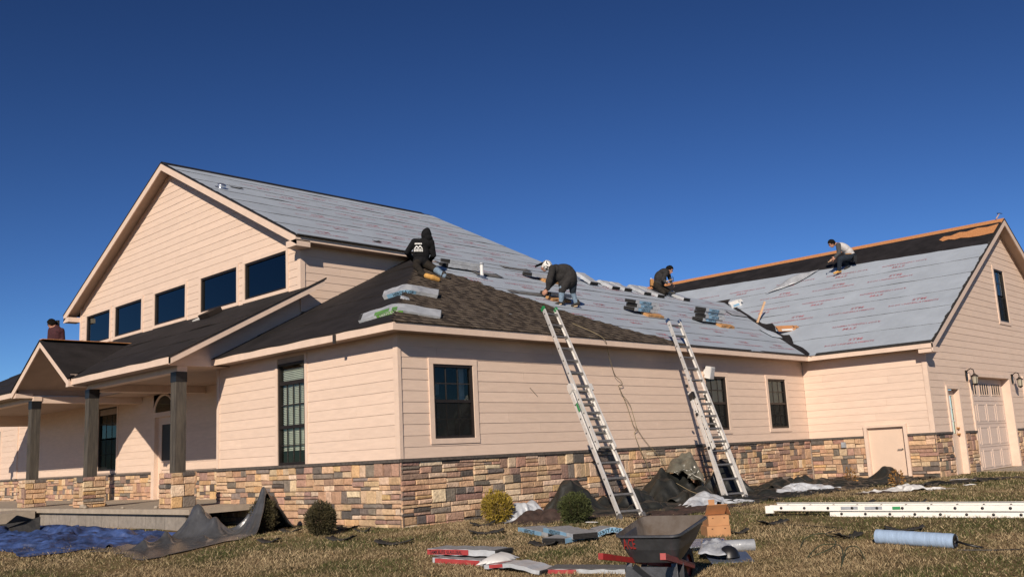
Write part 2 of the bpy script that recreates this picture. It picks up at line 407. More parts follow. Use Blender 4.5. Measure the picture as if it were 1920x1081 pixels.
BOARDS = []                                       # (screen size, verts, faces, wall part)
def finish_boards():
    BOARDS.sort(key=lambda q: -q[0]); rest = MB()
    for i, (sz, V, fs, wall) in enumerate(BOARDS):
        if i < 300: mb = MB(); mb.add(V, fs); mb.build('siding_board', 'siding', wall)
        else: rest.add(V, fs)
    o = rest.build('remaining_siding', 'siding', house); o['kind'] = 'stuff'
def siding(F, wall, z0, z1, lim, holes, expo=.178, run=3.66, seed=1):
    """one bevelled board per course and run; lim(z) gives the run's ends"""
    r = random.Random(seed); z = z0; k = 0
    def board(a0b, a1b, a0t, a1t, zb, zt):
        if max(a1b-a0b, a1t-a0t) < .015 or zt-zb < .006: return
        if a1t < a0t: a0t = a1t = (a0t+a1t)/2
        if a1b < a0b: a0b = a1b = (a0b+a1b)/2
        f = (zt-zb)/expo; j = r.uniform(-.001, .001)
        V = [F.p(a0b, zb, 0), F.p(a1b, zb, 0), F.p(a1b, zb, .017+j), F.p(a0b, zb, .017+j), F.p(a1t, zt, .017-.009*f+j), F.p(a0t, zt, .017-.009*f+j), F.p(a1t, zt, 0), F.p(a0t, zt, 0)]
        fs = [(0, 1, 2, 3), (3, 2, 4, 5), (5, 4, 6, 7), (1, 6, 4, 2), (0, 3, 5, 7)]
        if F.u.cross(Z_).dot(F.n) < 0: fs = [x[::-1] for x in fs]
        c = sum(V, Vector())/8; v = CAM-c; size = (max(a1b, a1t)-min(a0b, a0t))*(zt-zb)*max(.05, v.normalized().dot(F.n))/v.length_squared
        w_ = -v.dot(FW); px = 960-FPX*v.dot(RT)/w_
        if px > 2000 or px < -40: size = 0
        BOARDS.append((size, V, fs, wall))
    while z < z1-.01:
        zt = min(z+expo, z1)
        b0, b1 = lim(z); t0, t1 = lim(zt)
        # pieces of this course: list of (ua, ub, zlo, zhi)
        hs = sorted([h for h in holes if h[2] < zt-.004 and h[3] > z+.004])
        pcs = []; cur = None
        for h in hs:
            pcs.append((cur, h[0], z, zt))
            if h[2] > z+.01: pcs.append((h[0], h[1], z, h[2]))
            if h[3] < zt-.01: pcs.append((h[0], h[1], h[3], zt))
            cur = h[1]
        pcs.append((cur, None, z, zt))
        off = r.uniform(0, run)
        for (a, b, zl, zh) in pcs:
            A0 = a if a is not None else min(b0, t0); B0 = b if b is not None else max(b1, t1)
            if B0 - A0 < .015: continue
            x = A0; first = True
            cuts = [A0]; q = A0 + (run-off if run-off > .5 else run)
            while q < B0-.4: cuts.append(q); q += run
            cuts.append(B0)
            for c0, c1 in zip(cuts[:-1], cuts[1:]):
                g0 = .0012 if c0 != A0 else 0; g1 = .0012 if c1 != B0 else 0
                lb, rb = max(c0+g0, b0 if a is None and c0 == A0 else -1e9), min(c1-g1, b1 if b is None and c1 == B0 else 1e9)
                lt, rt = max(c0+g0, t0 if a is None and c0 == A0 else -1e9), min(c1-g1, t1 if b is None and c1 == B0 else 1e9)
                lb, rb = max(lb, b0), min(rb, b1); lt, rt = max(lt, t0), min(rt, t1)
                if rb - lb < .015 and rt - lt < .015: continue
                board(lb, rb, lt, rt, zl, zh)
        z = zt; k += 1

def trim(F, parent, a0, a1, z0, z1, d0, d1, name='trim_board', m='trim'):
    mb = MB(); F.box(mb, a0, a1, z0, z1, d0, d1); return mb.build(name, m, parent)

# ---- stones -------------------------------------------------------
STONES = []                                       # (screen size, verts, faces, colour, wall part)
PAL = [((.50, .335, .205), 5), ((.56, .40, .265), 4), ((.47, .29, .185), 4), ((.37, .225, .165), 3), ((.30, .19, .15), 1.8), ((.53, .34, .175), 1.6), ((.105, .090, .080), 1.2), ((.17, .14, .118), 1.2), ((.22, .18, .15), 1.2), ((.61, .465, .33), 1.5)]
def pal(r):
    t = r.uniform(0, sum(p[1] for p in PAL))
    for c, w in PAL:
        t -= w
        if t <= 0: break
    k = r.uniform(.90, 1.24); return tuple(min(.9, x*k*r.uniform(.96, 1.04)) for x in c)
def one_stone(F, wall, a0, a1, z0, z1, r, base=0.02):
    g = .005; d = base + r.uniform(.014, .042)
    ch = min(.012, (a1-a0)*.18, (z1-z0)*.2)
    J = lambda s: r.uniform(-s, s)
    o = [(a0+g, z0+g), (a1-g, z0+g), (a1-g, z1-g), (a0+g, z1-g)]
    o = [(a+J(.006), z+J(.005)) for a, z in o]
    ca = sum(p[0] for p in o)/4; cz = sum(p[1] for p in o)/4
    mid = [(a+math.copysign(.001, ca-a), z+math.copysign(.001, cz-z)) for a, z in o]
    inn = [(a+math.copysign(ch*r.uniform(.6, 1.5), ca-a), z+math.copysign(ch*r.uniform(.6, 1.5), cz-z)) for a, z in o]
    V = [F.p(a, z, 0) for a, z in o] + [F.p(a, z, d-.010+J(.004)) for a, z in mid] + [F.p(a, z, d+J(.005)) for a, z in inn]
    fs = [(8, 9, 10, 11)] + [(i, (i+1) % 4, 4+(i+1) % 4, 4+i) for i in range(4)] + [(4+i, 4+(i+1) % 4, 8+(i+1) % 4, 8+i) for i in range(4)]
    if F.u.cross(Z_).dot(F.n) < 0: fs = [x[::-1] for x in fs]
    c = F.p(ca, cz); v = CAM-c; size = (a1-a0)*(z1-z0)*max(.05, v.normalized().dot(F.n))/v.length_squared
    if (c-CAM).dot(FW) > 0:
        q = c-CAM; w = q.dot(FW); px = 960+FPX*q.dot(RT)/w; py = 540-FPX*q.dot(UP)/w
        if not (-10 < px < 1930 and -10 < py < 1090): size = 0
        if py > 985-.1*abs(px-750): size *= .3
    STONES.append((size, V, fs, pal(r), wall))
def stones(F, wall, a0, a1, z0, z1, seed=3, holes=(), base=.02):
    r = random.Random(seed)
    nb = max(1, round((z1-z0)/.205)); zz = [z0+(z1-z0)*i/nb+ (r.uniform(-.025, .025) if 0 < i < nb else 0) for i in range(nb+1)]
    for b in range(nb):
        a = a0 - (r.uniform(0, .3))
        while a < a1:
            w = r.uniform(.30, .85); b0, b1 = max(a, a0), min(a+w, a1)
            if a1-(a+w) < .12: b1 = a1; w = a1-a+.01
            if b1-b0 > .03:
                t = r.random()
                if t < .16: rows = [1.0]
                elif t < .72: f = r.uniform(.36, .64); rows = [f, 1-f]
                else: f = r.uniform(.28, .38); rows = [f, 1-2*f, f]
                z = zz[b]
                for f in rows:
                    h = (zz[b+1]-zz[b])*f
                    n = max(1, round((b1-b0)/r.uniform(.20, .44) if h < .13 else (b1-b0)/r.uniform(.16, .30)))
                    cu = sorted([b0] + [b0+(b1-b0)*(i+r.uniform(-.2, .2))/n for i in range(1, n)] + [b1])
                    for x0, x1 in zip(cu[:-1], cu[1:]):
                        segs = [(x0, x1)]
                        for hh in holes:
                            if hh[2] < z+h*.5 < hh[3]:
                                ns = []
                                for s0, s1 in segs:
                                    if s1 <= hh[0] or s0 >= hh[1]: ns.append((s0, s1)); continue
                                    if s0 < hh[0]-.03: ns.append((s0, hh[0]))
                                    if s1 > hh[1]+.03: ns.append((hh[1], s1))
                                segs = ns
                        for s0, s1 in segs: one_stone(F, wall, s0, s1, z, z+h, r, base)
                    z += h
            a += w
def finish_stones():
    STONES.sort(key=lambda s: -s[0]); rest = MB()
    for i, (sz, V, fs, c, wall) in enumerate(STONES):
        if i < 300:
            mb = MB(); mb.add(V, fs, col=c); mb.build('stone', 'stone', wall)
        else: rest.add(V, fs, col=c)
    o = rest.build('remaining_stones', 'stone', house); o['kind'] = 'stuff'

# ---- windows ------------------------------------------------------
def window(F, a0, a1, z0, z1, kind='hung', trimw=.095, sill=True, wall=None, depth=.07):
    """dark-framed window set into an opening; returns the frame (a part) with panes, muntins and blinds under it"""
    fw = .045; fr = MB(); par = wall or house
    for (p, q, s, t) in ((a0, a0+fw, z0, z1), (a1-fw, a1, z0, z1), (a0+fw, a1-fw, z0, z0+fw), (a0+fw, a1-fw, z1-fw, z1)):
        F.box(fr, p, q, s, t, -depth, .012)
    zm = (z0+z1)/2
    if kind in ('hung', 'dark'): F.box(fr, a0+fw, a1-fw, zm-.025, zm+.025, -.05, .004)
    if kind == 'tall':
        zt = z1-.32*(z1-z0)*.62; F.box(fr, a0+fw, a1-fw, zt-.035, zt+.035, -.05, .006); zm = z0+.46*(zt-z0); F.box(fr, a0+fw, a1-fw, zm-.03, zm+.03, -.05, .004)
    w = fr.build('window', 'frame', house)
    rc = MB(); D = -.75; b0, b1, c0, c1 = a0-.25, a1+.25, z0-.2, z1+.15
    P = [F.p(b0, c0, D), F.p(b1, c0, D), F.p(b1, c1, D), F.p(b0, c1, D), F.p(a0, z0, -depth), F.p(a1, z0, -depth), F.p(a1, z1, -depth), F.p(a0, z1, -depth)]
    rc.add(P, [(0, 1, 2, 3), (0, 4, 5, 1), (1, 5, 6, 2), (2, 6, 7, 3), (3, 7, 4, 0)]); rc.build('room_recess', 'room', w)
    def pane(p, q, s, t, m='glass', d=-.03):
        mb = MB(); mb.add([F.p(p, s, d), F.p(q, s, d), F.p(q, t, d), F.p(p, t, d)], [(0, 1, 2, 3)] if F.u.cross(Z_).dot(F.n) > 0 else [(3, 2, 1, 0)]); mb.build('pane', m, w)
    def munt(p, q, s, t, nv, nh):
        mb = MB()
        for i in range(1, nv): x = p+(q-p)*i/nv; F.box(mb, x-.009, x+.009, s, t, -.040, -.022)
        for i in range(1, nh): z = s+(t-s)*i/nh; F.box(mb, p, q, z-.009, z+.009, -.041, -.021)
        mb.build('muntin', 'sash', w)
    def blind(p, q, s, t, tilt=.6, n=None):
        mb = MB(); n = n or int((t-s)/.032)
        for i in range(n):
            z = s+(i+.5)*(t-s)/n; h = .024
            A = F.p(p, z-h*tilt*.7, -.075+h*.7); B = F.p(q, z-h*tilt*.7, -.075+h*.7); C = F.p(q, z+h*tilt*.7, -.075-h*.7); Dd = F.p(p, z+h*tilt*.7, -.075-h*.7)
            mb.add([A, B, C, Dd], [(0, 1, 2, 3)])
        mb.build('blind', 'blind', w)
    i0, i1 = a0+fw, a1-fw
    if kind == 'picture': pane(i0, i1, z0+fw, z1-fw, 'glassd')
    elif kind == 'tall':
        pane(i0, i1, zt+.035, z1-fw); pane(i0, i1, zm+.03, zt-.035); pane(i0, i1, z0+fw, zm-.03)
        munt(i0, i1, zm+.03, zt-.035, 4, 2); munt(i0, i1, z0+fw, zm-.03, 4, 2)
        blind(i0+.02, i1-.02, z0+.25, z1-.1, 1.0)
    else:
        pane(i0, i1, zm+.025, z1-fw); pane(i0, i1, z0+fw, zm-.025)
        munt(i0, i1, zm+.025, z1-fw, 3, 2); munt(i0, i1, z0+fw, zm-.025, 3, 2)
        if kind == 'hung': blind(i0+.02, i1-.02, z0+.1, z1-.06, 1.15)
        if kind == 'dark':
            mb = MB(); F.box(mb, i1-.13, i1-.01, zm, z1-.05, -.16, -.15); mb.build('curtain', 'curtain', w)
            mb = MB(); F.box(mb, a0+.3, a1-.12, zm+.16, zm+.36, -.735, -.72); F.box(mb, a0+.3, a1-.12, z0+.32, z0+.46, -.735, -.72); mb.build('far_window', 'curtain', w)
            mb = MB(); F.box(mb, a0+.28, a1-.1, zm+.03, zm+.13, -.735, -.72); F.box(mb, a0+.28, a1-.1, z0+.2, z0+.28, -.735, -.72); mb.build('red_cushion', 'redcloth', w)
        scr = MB(); scr.add([F.p(i0, z0+fw, -.012), F.p(i1, z0+fw, -.012), F.p(i1, zm-.025, -.012), F.p(i0, zm-.025, -.012)], [(0, 1, 2, 3)])
        scr.build('insect_screen', 'screen', w)
    if trimw:
        mb = MB(); t = trimw
        F.box(mb, a0-t, a0, z0, z1, 0, .032); F.box(mb, a1, a1+t, z0, z1, 0, .032)
        F.box(mb, a0-t, a1+t, z1, z1+t, 0, .034); F.box(mb, a0-t, a1+t, z0-t*.9, z0, 0, .036)
        mb.build('window_trim', 'trim', w)
    return w
def _screen():
    m, nt, b = _mat('insect screen'); N = nt.nodes.new; out = nt.nodes['Material Output']
    tr = N('ShaderNodeBsdfTransparent'); df = N('ShaderNodeBsdfDiffuse'); df.inputs[0].default_value = (.02, .02, .02, 1)
    mx = N('ShaderNodeMixShader'); mx.inputs[0].default_value = .62
    nt.links.new(tr.outputs[0], mx.inputs[1]); nt.links.new(df.outputs[0], mx.inputs[2]); nt.links.new(mx.outputs[0], out.inputs[0]); return m
M['screen'] = _screen()
T = .095
def wid(h, t=T): return (h[0]-t, h[1]+t, h[2]-t*.9, h[3]+t)     # opening with its trim

# ------------------------------------------------------------------ walls
ZB = -.30
# near wing, west face
FW1 = WallF((0, 0, 0), Y_, -X_)
hw = (2.58, 3.46, ZC+.03, 2.70)
wall_w = backing(FW1, 'wall', [(0, ZB, ZFB+.03), (YW, ZB, ZFB+.03)], [hw])
siding(FW1, wall_w, ZC+.03, ZFB+.02, lambda z: (.085, YW-.085), [(hw[0]-.075, hw[1]+.075, hw[2]-.05, hw[3]+.10)], seed=2)
window(FW1, *hw, kind='tall', trimw=0)
for a in (hw[0]-.075, hw[1]): trim(FW1, wall_w, a, a+.075, ZC+.03, 2.80, 0, .03)
trim(FW1, wall_w, 0.0, .085, ZC+.03, ZFB+.02, 0, .032, 'corner_board'); trim(FW1, wall_w, YW-.085, YW, ZC+.03, ZFB+.02, 0, .032, 'corner_board')
# long south face
FW2 = WallF((0, 0, 0), X_, -Y_)
h2 = [(.71, 1.61, 1.17, 2.385), (8.85, 9.72, 1.17, 2.385), (11.66, 12.55, 1.17, 2.385)]
wall_s = backing(FW2, 'wall', [(0, ZB, ZFB+.03), (L, ZB, ZFB+.03)], h2)
siding(FW2, wall_s, ZC+.03, ZFB+.02, lambda z: (.035, L-.0), [wid(h) for h in h2], seed=5)
window(FW2, *h2[0], kind='dark'); window(FW2, *h2[1], kind='hung'); window(FW2, *h2[2], kind='hung')
trim(FW2, wall_s, -.032, .035, ZC+.03, ZFB+.02, 0, .032, 'corner_board')
# garage west face
FW3 = WallF((L, 0, 0), -Y_, -X_)
h3 = (1.58, 2.48, -.10, 1.06)
wall_gw = backing(FW3, 'wall', [(0, ZB, ZFB+.03), (G, ZB, ZFB+.03)], [h3])
siding(FW3, wall_gw, ZC+.03, ZFB+.02, lambda z: (.02, G-.085), [(h3[0]-.07, h3[1]+.07, h3[2], h3[3]+.05)], seed=7)
trim(FW3, wall_gw, G-.085, G, ZC+.03, ZFB+.02, 0, .032, 'corner_board')
# garage gable face
FW4 = WallF((L, -G, 0), X_, -Y_)
WG = 2*(XR-L)
gtop = lambda a: zg(L+a)-.06 if a < WG/2 else zg(L+WG-a)-.06
hd = (1.10, 1.86, -.17, 1.92); hgd = (2.86, 6.00, -.18, 2.27); hgw = (6.06, 6.92, 3.93, 5.47); hgd2 = (7.4, 10.5, -.18, 2.27)
wall_gs = backing(FW4, 'wall', [(0, ZB, gtop(0)), (WG/2, ZB, gtop(WG/2)), (WG, ZB, gtop(WG))], [hd, hgd, hgw, hgd2])
def glim(z):
    a = max(0.0, (z+.06-zg(L))/SG); return (max(.035, a), min(WG-.035, WG-a))
siding(FW4, wall_gs, ZC+.03, gtop(WG/2)-.05, glim, [(hd[0]-.07, hd[1]+.07, hd[2], hd[3]+.07), (hgd[0]-.09, hgd[1]+.09, hgd[2], hgd[3]+.09), wid(hgw), (hgd2[0]-.09, hgd2[1]+.09, hgd2[2], hgd2[3]+.09)], seed=11)
trim(FW4, wall_gs, -.032, .035, ZC+.03, ZFB+.02, 0, .032, 'corner_board')
window(FW4, *hgw, kind='plain')
# tall block: west gable above the porch roof
FW5 = WallF((X1, Y1, 0), Y_, -X_)
ug = YR-Y1; WT = Y2-Y1
ttop = lambda a: ZR-SL*abs(a-ug)-.06
h5 = [(5.68-Y1, 7.40-Y1, 4.63, 5.47), (7.76-Y1, 9.46-Y1, 4.63, 5.47), (10.24-Y1, 11.92-Y1, 4.63, 5.47), (12.68-Y1, 14.33-Y1, 4.63, 5.47), (14.68-Y1, 16.28-Y1, 4.63, 5.47)]
wall_tg = backing(FW5, 'wall', [(0, 2.5, ttop(0)), (ug, 2.5, ttop(ug)), (WT, 2.5, ttop(WT))], h5)
def tlim(z):
    a = max(0.0, ug-(ZR-.06-z)/SL); b = min(WT, ug+(ZR-.06-z)/SL)
    return (max(.085, a), min(WT-.085, b))
siding(FW5, wall_tg, 4.47, ttop(ug)-.05, tlim, [wid(h, .085) for h in h5], expo=.178, seed=13)
for h in h5: window(FW5, *h, kind='picture', trimw=.085)
trim(FW5, wall_tg, 0, .085, 4.4, ttop(0)+.02, 0, .032, 'corner_board'); trim(FW5, wall_tg, WT-.085, WT, 4.2, ttop(WT)+.02, 0, .032, 'corner_board')
# tall block: narrow south side wall above the wing roof
FW6 = WallF((X1, Y1, 0), X_, -Y_)
zte = zs(YT)
w6max = Y1-X1
wall_ts = backing(FW6, 'wall', [(0, zw(X1)-.05, zte-.05), (w6max, zw(X1)-.05, zte-.05)], [])
siding(FW6, wall_ts, 4.02, zte-.06, lambda z: (.085, min(w6max, (z-zw(X1))/SL+.22)), [], seed=17)
trim(FW6, wall_ts, -.032, .085, 4.05, zte-.06, 0, .032, 'corner_board')
# porch back wall
FW7 = WallF((X1, 0, 0), Y_, -X_)
hpd = (10.75, 11.75, ZSLAB, 2.42); hpw = (14.05, 15.25, .98, 2.70); hpl = (23.2, 23.9, .95, 2.5)
YL = 25.0
wall_p = backing(FW7, 'wall', [(YW-.8, ZB, 2.9), (YL, ZB, 2.9)], [hpd, hpw, hpl])
siding(FW7, wall_p, ZC+.05, 2.84, lambda z: (YW-.8, YL), [(hpd[0]-.15, hpd[1]+.15, hpd[2], 2.95), (hpw[0]-.07, hpw[1]+.07, hpw[2]-.05, hpw[3]+.07), (hpl[0]-.1, hpl[1]+.1, hpl[2], hpl[3])], seed=19)
window(FW7, *hpw, kind='plain', trimw=.07); window(FW7, *hpl, kind='plain', trimw=.1)
trim(FW7, wall_p, 21.5, 21.75, ZC+.05, 2.84, 0, .05, 'corner_board')
# stone base: mortar bed, stones, cap ledge
def base(F, wall, a0, a1, seed, holes=(), z0=ZB+.05, z1=ZC-.02, cap=True, capholes=None):
    cuts = [a0]
    for h in sorted(holes): cuts += [h[0], h[1]]
    cuts.append(a1)
    for i in range(0, len(cuts), 2):
        if cuts[i+1]-cuts[i] > .03:
            trim(F, wall, cuts[i], cuts[i+1], z0, z1, 0.001, .022, 'mortar_bed', 'mortar'); trim(F, wall, cuts[i], cuts[i+1], z1, z1+.045, 0.001, .075, 'cap_ledge', 'cap')
    stones(F, wall, a0, a1, z0, z1, seed, holes)
base(FW1, wall_w, -.045, YW, 21); base(FW2, wall_s, -.045, L-.06, 22); base(FW3, wall_gw, .06, G+.045, 23, [(h3[0]-.08, h3[1]+.08, -1, 2)])
base(FW4, wall_gs, -.045, 12.9, 24, [(hd[0]-.08, hd[1]+.08, -1, 3), (hgd[0]-.1, hgd[1]+.1, -1, 3), (hgd2[0]-.1, hgd2[1]+.1, -1, 3)])
base(FW7, wall_p, YW, YL, 25, [(hpd[0]-.16, hpd[1]+.16, -1, 3)], z0=ZSLAB-.05)

# ------------------------------------------------------------------ doors
def access_door():
    mb = MB(); a0, a1, z0, z1 = h3
    FW3.box(mb, a0, a1, z0, z1, -.06, -.015); d = mb.build('access_door', 'door', house)
    t = MB(); FW3.box(t, a0-.08, a0, z0-.02, z1, -.05, .085); FW3.box(t, a1, a1+.08, z0-.02, z1, -.05, .085); FW3.box(t, a0-.08, a1+.08, z1, z1+.06, -.05, .088); t.build('door_casing', 'trim', d)
    t = MB(); FW3.box(t, a0, a1, z0-.09, z0-.002, -.05, .04); t.build('threshold', 'cap', d)
    k = MB(); c = FW3.p(a1-.10, .52, -.01); k.lathe(c, [(.022, 0), (.022, .012), (.01, .02), (.01, .05), (.0, .055)], 10, -X_); k.bar(c-X_*.05, c-X_*.05+Y_*.10, .014, .018); k.build('door_handle', 'alud', d)
access_door()
def side_door():
    a0, a1, z0, z1 = hd; R = -.14
    mb = MB(); w = a1-a0
    FW4.box(mb, a0, a1, z0, .82, R, R+.04); FW4.box(mb, a0, a0+.12, .82, z1-.02, R, R+.04); FW4.box(mb, a1-.12, a1, .82, z1-.02, R, R+.04); FW4.box(mb, a0+.12, a1-.12, z1-.16, z1-.02, R, R+.04)
    d = mb.build('service_door', 'door', house)
    g = MB(); g.add([FW4.p(a0+.12, .82, R+.02), FW4.p(a1-.12, .82, R+.02), FW4.p(a1-.12, z1-.16, R+.02), FW4.p(a0+.12, z1-.16, R+.02)], [(0, 1, 2, 3)]); g.build('pane', 'glass', d)
    g = MB(); FW4.box(g, a0-.2, a1+.2, .6, z1, -.7, -.68); g.build('room_recess', 'room', d)
    g = MB()
    for i in range(1, 3): x = a0+.12+(w-.24)*i/3; FW4.box(g, x-.011, x+.011, .82, z1-.16, R+.022, R+.036)
    for i in range(1, 3): z = .82+(z1-.98)*i/3; FW4.box(g, a0+.12, a1-.12, z-.011, z+.011, R+.0225, R+.037)
    g.build('muntin', 'white', d)
    t = MB(); FW4.box(t, a0-.08, a0, z0, z1+.0, R, .045); FW4.box(t, a1, a1+.08, z0, z1+.0, R, .045); FW4.box(t, a0-.08, a1+.08, z1, z1+.08, R, .047); t.build('door_casing', 'trim', d)
    t = MB(); FW4.box(t, a0, a1, z0-.05, z0-.001, R, .07); t.build('threshold', 'cap', d)
    k = MB()
    for z in (.80, .95): k.lathe(FW4.p(a1-.07, z, R+.04), [(.03, 0), (.03, .015), (.014, .03), (.026, .05), (.024, .07), (0, .075)], 10, -Y_)
    k.build('door_handle', 'leather', d)
side_door()
def garage_door(h):
    a0, a1, z0, z1 = h; R = -.19; w = a1-a0; H = z1-.02-z0
    mb = MB(); FW4.box(mb, a0, a1, z0, z1, R-.05, R)
    d = mb.build('garage_door', 'gdoor', house)
    n = 4
    for i in range(n):
        za = z0+H*i/n+.008; zb = z0+H*(i+1)/n-.008
        p = MB(); FW4.box(p, a0, a1, za, zb, R+.001, R+.014)
        pn = p.build('door_section', 'gdoor', d)
    q = MB()
    for i in range(3):
        za = z0+H*i/n+.07; zb = z0+H*(i+1)/n-.07
        for j in range(4):
            x0 = a0+.06+(w-.12)*j/4+.06; x1 = a0+.06+(w-.12)*(j+1)/4-.06; b = .03
            for (s, t, u, v) in ((x0, x1, za, za+b), (x0, x1, zb-b, zb), (x0, x0+b, za+b, zb-b), (x1-b, x1, za+b, zb-b)): FW4.box(q, s, t, u, v, R+.0145, R+.026)
    q.build('panel_moulding', 'gdoor', d)
    za = z0+H*3/n+.08; zb = z1-.16
    for j in range(3):
        x0 = a0+.12+(w-.24)*j/3+.12; x1 = a0+.12+(w-.24)*(j+1)/3-.12
        g = MB(); FW4.box(g, x0, x1, za+.1, zb, R+.0145, R+.018); g.build('pane', 'frame', d)
        g = MB()
        for i in range(5): xx = x0+(x1-x0)*i/4; FW4.box(g, xx-.018, xx+.018, za+.1, zb, R+.0185, R+.03)
        FW4.box(g, x0-.02, x1+.02, za+.07, za+.1, R+.0145, R+.03); g.build('window_bar', 'door', d)
    t = MB(); FW4.box(t, a0-.10, a0, z0, z1, R-.05, .05); FW4.box(t, a1, a1+.10, z0, z1, R-.05, .05); FW4.box(t, a0-.1, a1+.1, z1, z1+.10, R-.05, .052); t.build('door_casing', 'trim', d)
garage_door(hgd); garage_door(hgd2)
def entry_door():
    F = FW7; a0, a1, z0, z1 = hpd; R = -.06
    mb = MB(); F.box(mb, a0, a1, z0, 2.24, R-.04, R); d = mb.build('entry_door', 'door', house)
    g = MB(); F.box(g, a0+.22, a1-.22, 1.15, 2.05, R+.001, R+.006); g.build('pane', 'frame', d)
    g = MB()
    for (p, q, s, t) in ((a0+.18, a0+.22, 1.11, 2.09), (a1-.22, a1-.18, 1.11, 2.09), (a0+.22, a1-.22, 2.05, 2.09), (a0+.22, a1-.22, 1.11, 1.15), (a0+.2, a1-.2, .4, .44), (a0+.2, a1-.2, .92, .96), (a0+.2, a0+.24, .44, .92), (a1-.24, a1-.2, .44, .92)): F.box(g, p, q, s, t, R+.001, R+.02)
    g.build('panel_moulding', 'door', d)
    t = MB(); F.box(t, a0-.16, a0, z0, 2.24, R-.04, .05); F.box(t, a1, a1+.16, z0, 2.24, R-.04, .05); F.box(t, a0-.16, a1+.16, 2.24, 2.36, R-.04, .055)
    t.build('door_casing', 'trim', d)
    t = MB(); c = F.p((a0+a1)/2, 2.36, .02); pts = [(math.cos(q)*.52, math.sin(q)*.44) for q in np.linspace(0, math.pi, 17)]
    t.prism([c+Y_*x+Z_*z for x, z in pts], -X_*.012); t.build('arched_transom', 'glassd', d)
    t = MB(); t.tube([c+Y_*x+Z_*z-X_*.02 for x, z in pts], .035, 6); t.build('arch_casing', 'trim', d)
    k = MB(); k.lathe(F.p(a0+.09, 1.1, R), [(.03, 0), (.014, .02), (.026, .05), (0, .07)], 10, -X_); k.build('door_handle', 'leather', d)
    b = MB(); F.box(b, a0-.15, a1+.15, 2.3, 2.9, -.03, -.02); b.build('transom_backing', 'sheath', d)
entry_door()
# ------------------------------------------------------------------ roof decks
DT = .016
def deck(name, poly, zf, m='edge', parent=house, lift=0.0):
    mb = MB(); mb.prism([Vector((x, y, zf(x, y)+lift)) for x, y in poly], Vector((0, 0, -DT))); return mb.build(name, m, parent)
e_ = E-.027
vy = lambda x: -E+(x-(L-E))*SG/SL              # valley: y for x
XV = L-E+(YLOW+E)*SL/SG
south = lambda x, y: zs(y)
RS = deck('roof_slope', [(-e_, -e_), (L-E+.03, -e_), (XV, YLOW), (XE2, YLOW), (XE2, YR), (X1-O1-.02, YR), (X1-O1-.02, YT-.03), (YT-.03, YT-.03)], south)
RW = deck('roof_slope', [(-e_, -e_), (Y1-.0, Y1-.0), (X1+.02, Y1-.0), (X1+.02, YW+.25), (-e_, YW+.25)], lambda x, y: zw(x)-.002)
RN = deck('roof_slope', [(X1-O1-.02, YR), (XE2, YR), (XE2, Y2+E2+.03), (X1-O1-.02, Y2+E2+.03)], lambda x, y: ZR-SL*(y-YR))
RLN = deck('roof_slope', [(XE2, YLOW), (XV+.0, YLOW), (XV+4, YLOW+5.2), (XE2, YLOW+5.2)], lambda x, y: zs(YLOW)-SL*(y-YLOW))
YGB = 9.58
RG = deck('roof_slope', [(L-E+.028, -G-OG-.02), (L-E+.028, -e_), (XV, YLOW), (XV, YGB), (XR, YGB), (XR, -G-OG-.02)], lambda x, y: zg(x)-.001)
RGE = deck('roof_slope', [(XR, -G-OG-.02), (XR, YGB), (2*XR-L+E, YGB), (2*XR-L+E, -G-OG-.02)], lambda x, y: ZGR-SG*(x-XR))
# east gable end of the tall block (closes the volume seen past the ridge)
mb = MB(); mb.add([(XE2-.3, YLOW, 2), (XE2-.3, Y2, 2), (XE2-.3, Y2, zte), (XE2-.3, YR, ZR-.05), (XE2-.3, YLOW, zs(YLOW)-.05)], [(0, 1, 2, 3, 4)]); mb.build('wall', 'siding', house)
mb = MB(); mb.add([(X1, Y2, 0), (XE2, Y2, 0), (XE2, Y2, zte), (X1, Y2, zte)], [(0, 1, 2, 3)]); mb.build('wall', 'siding', house)

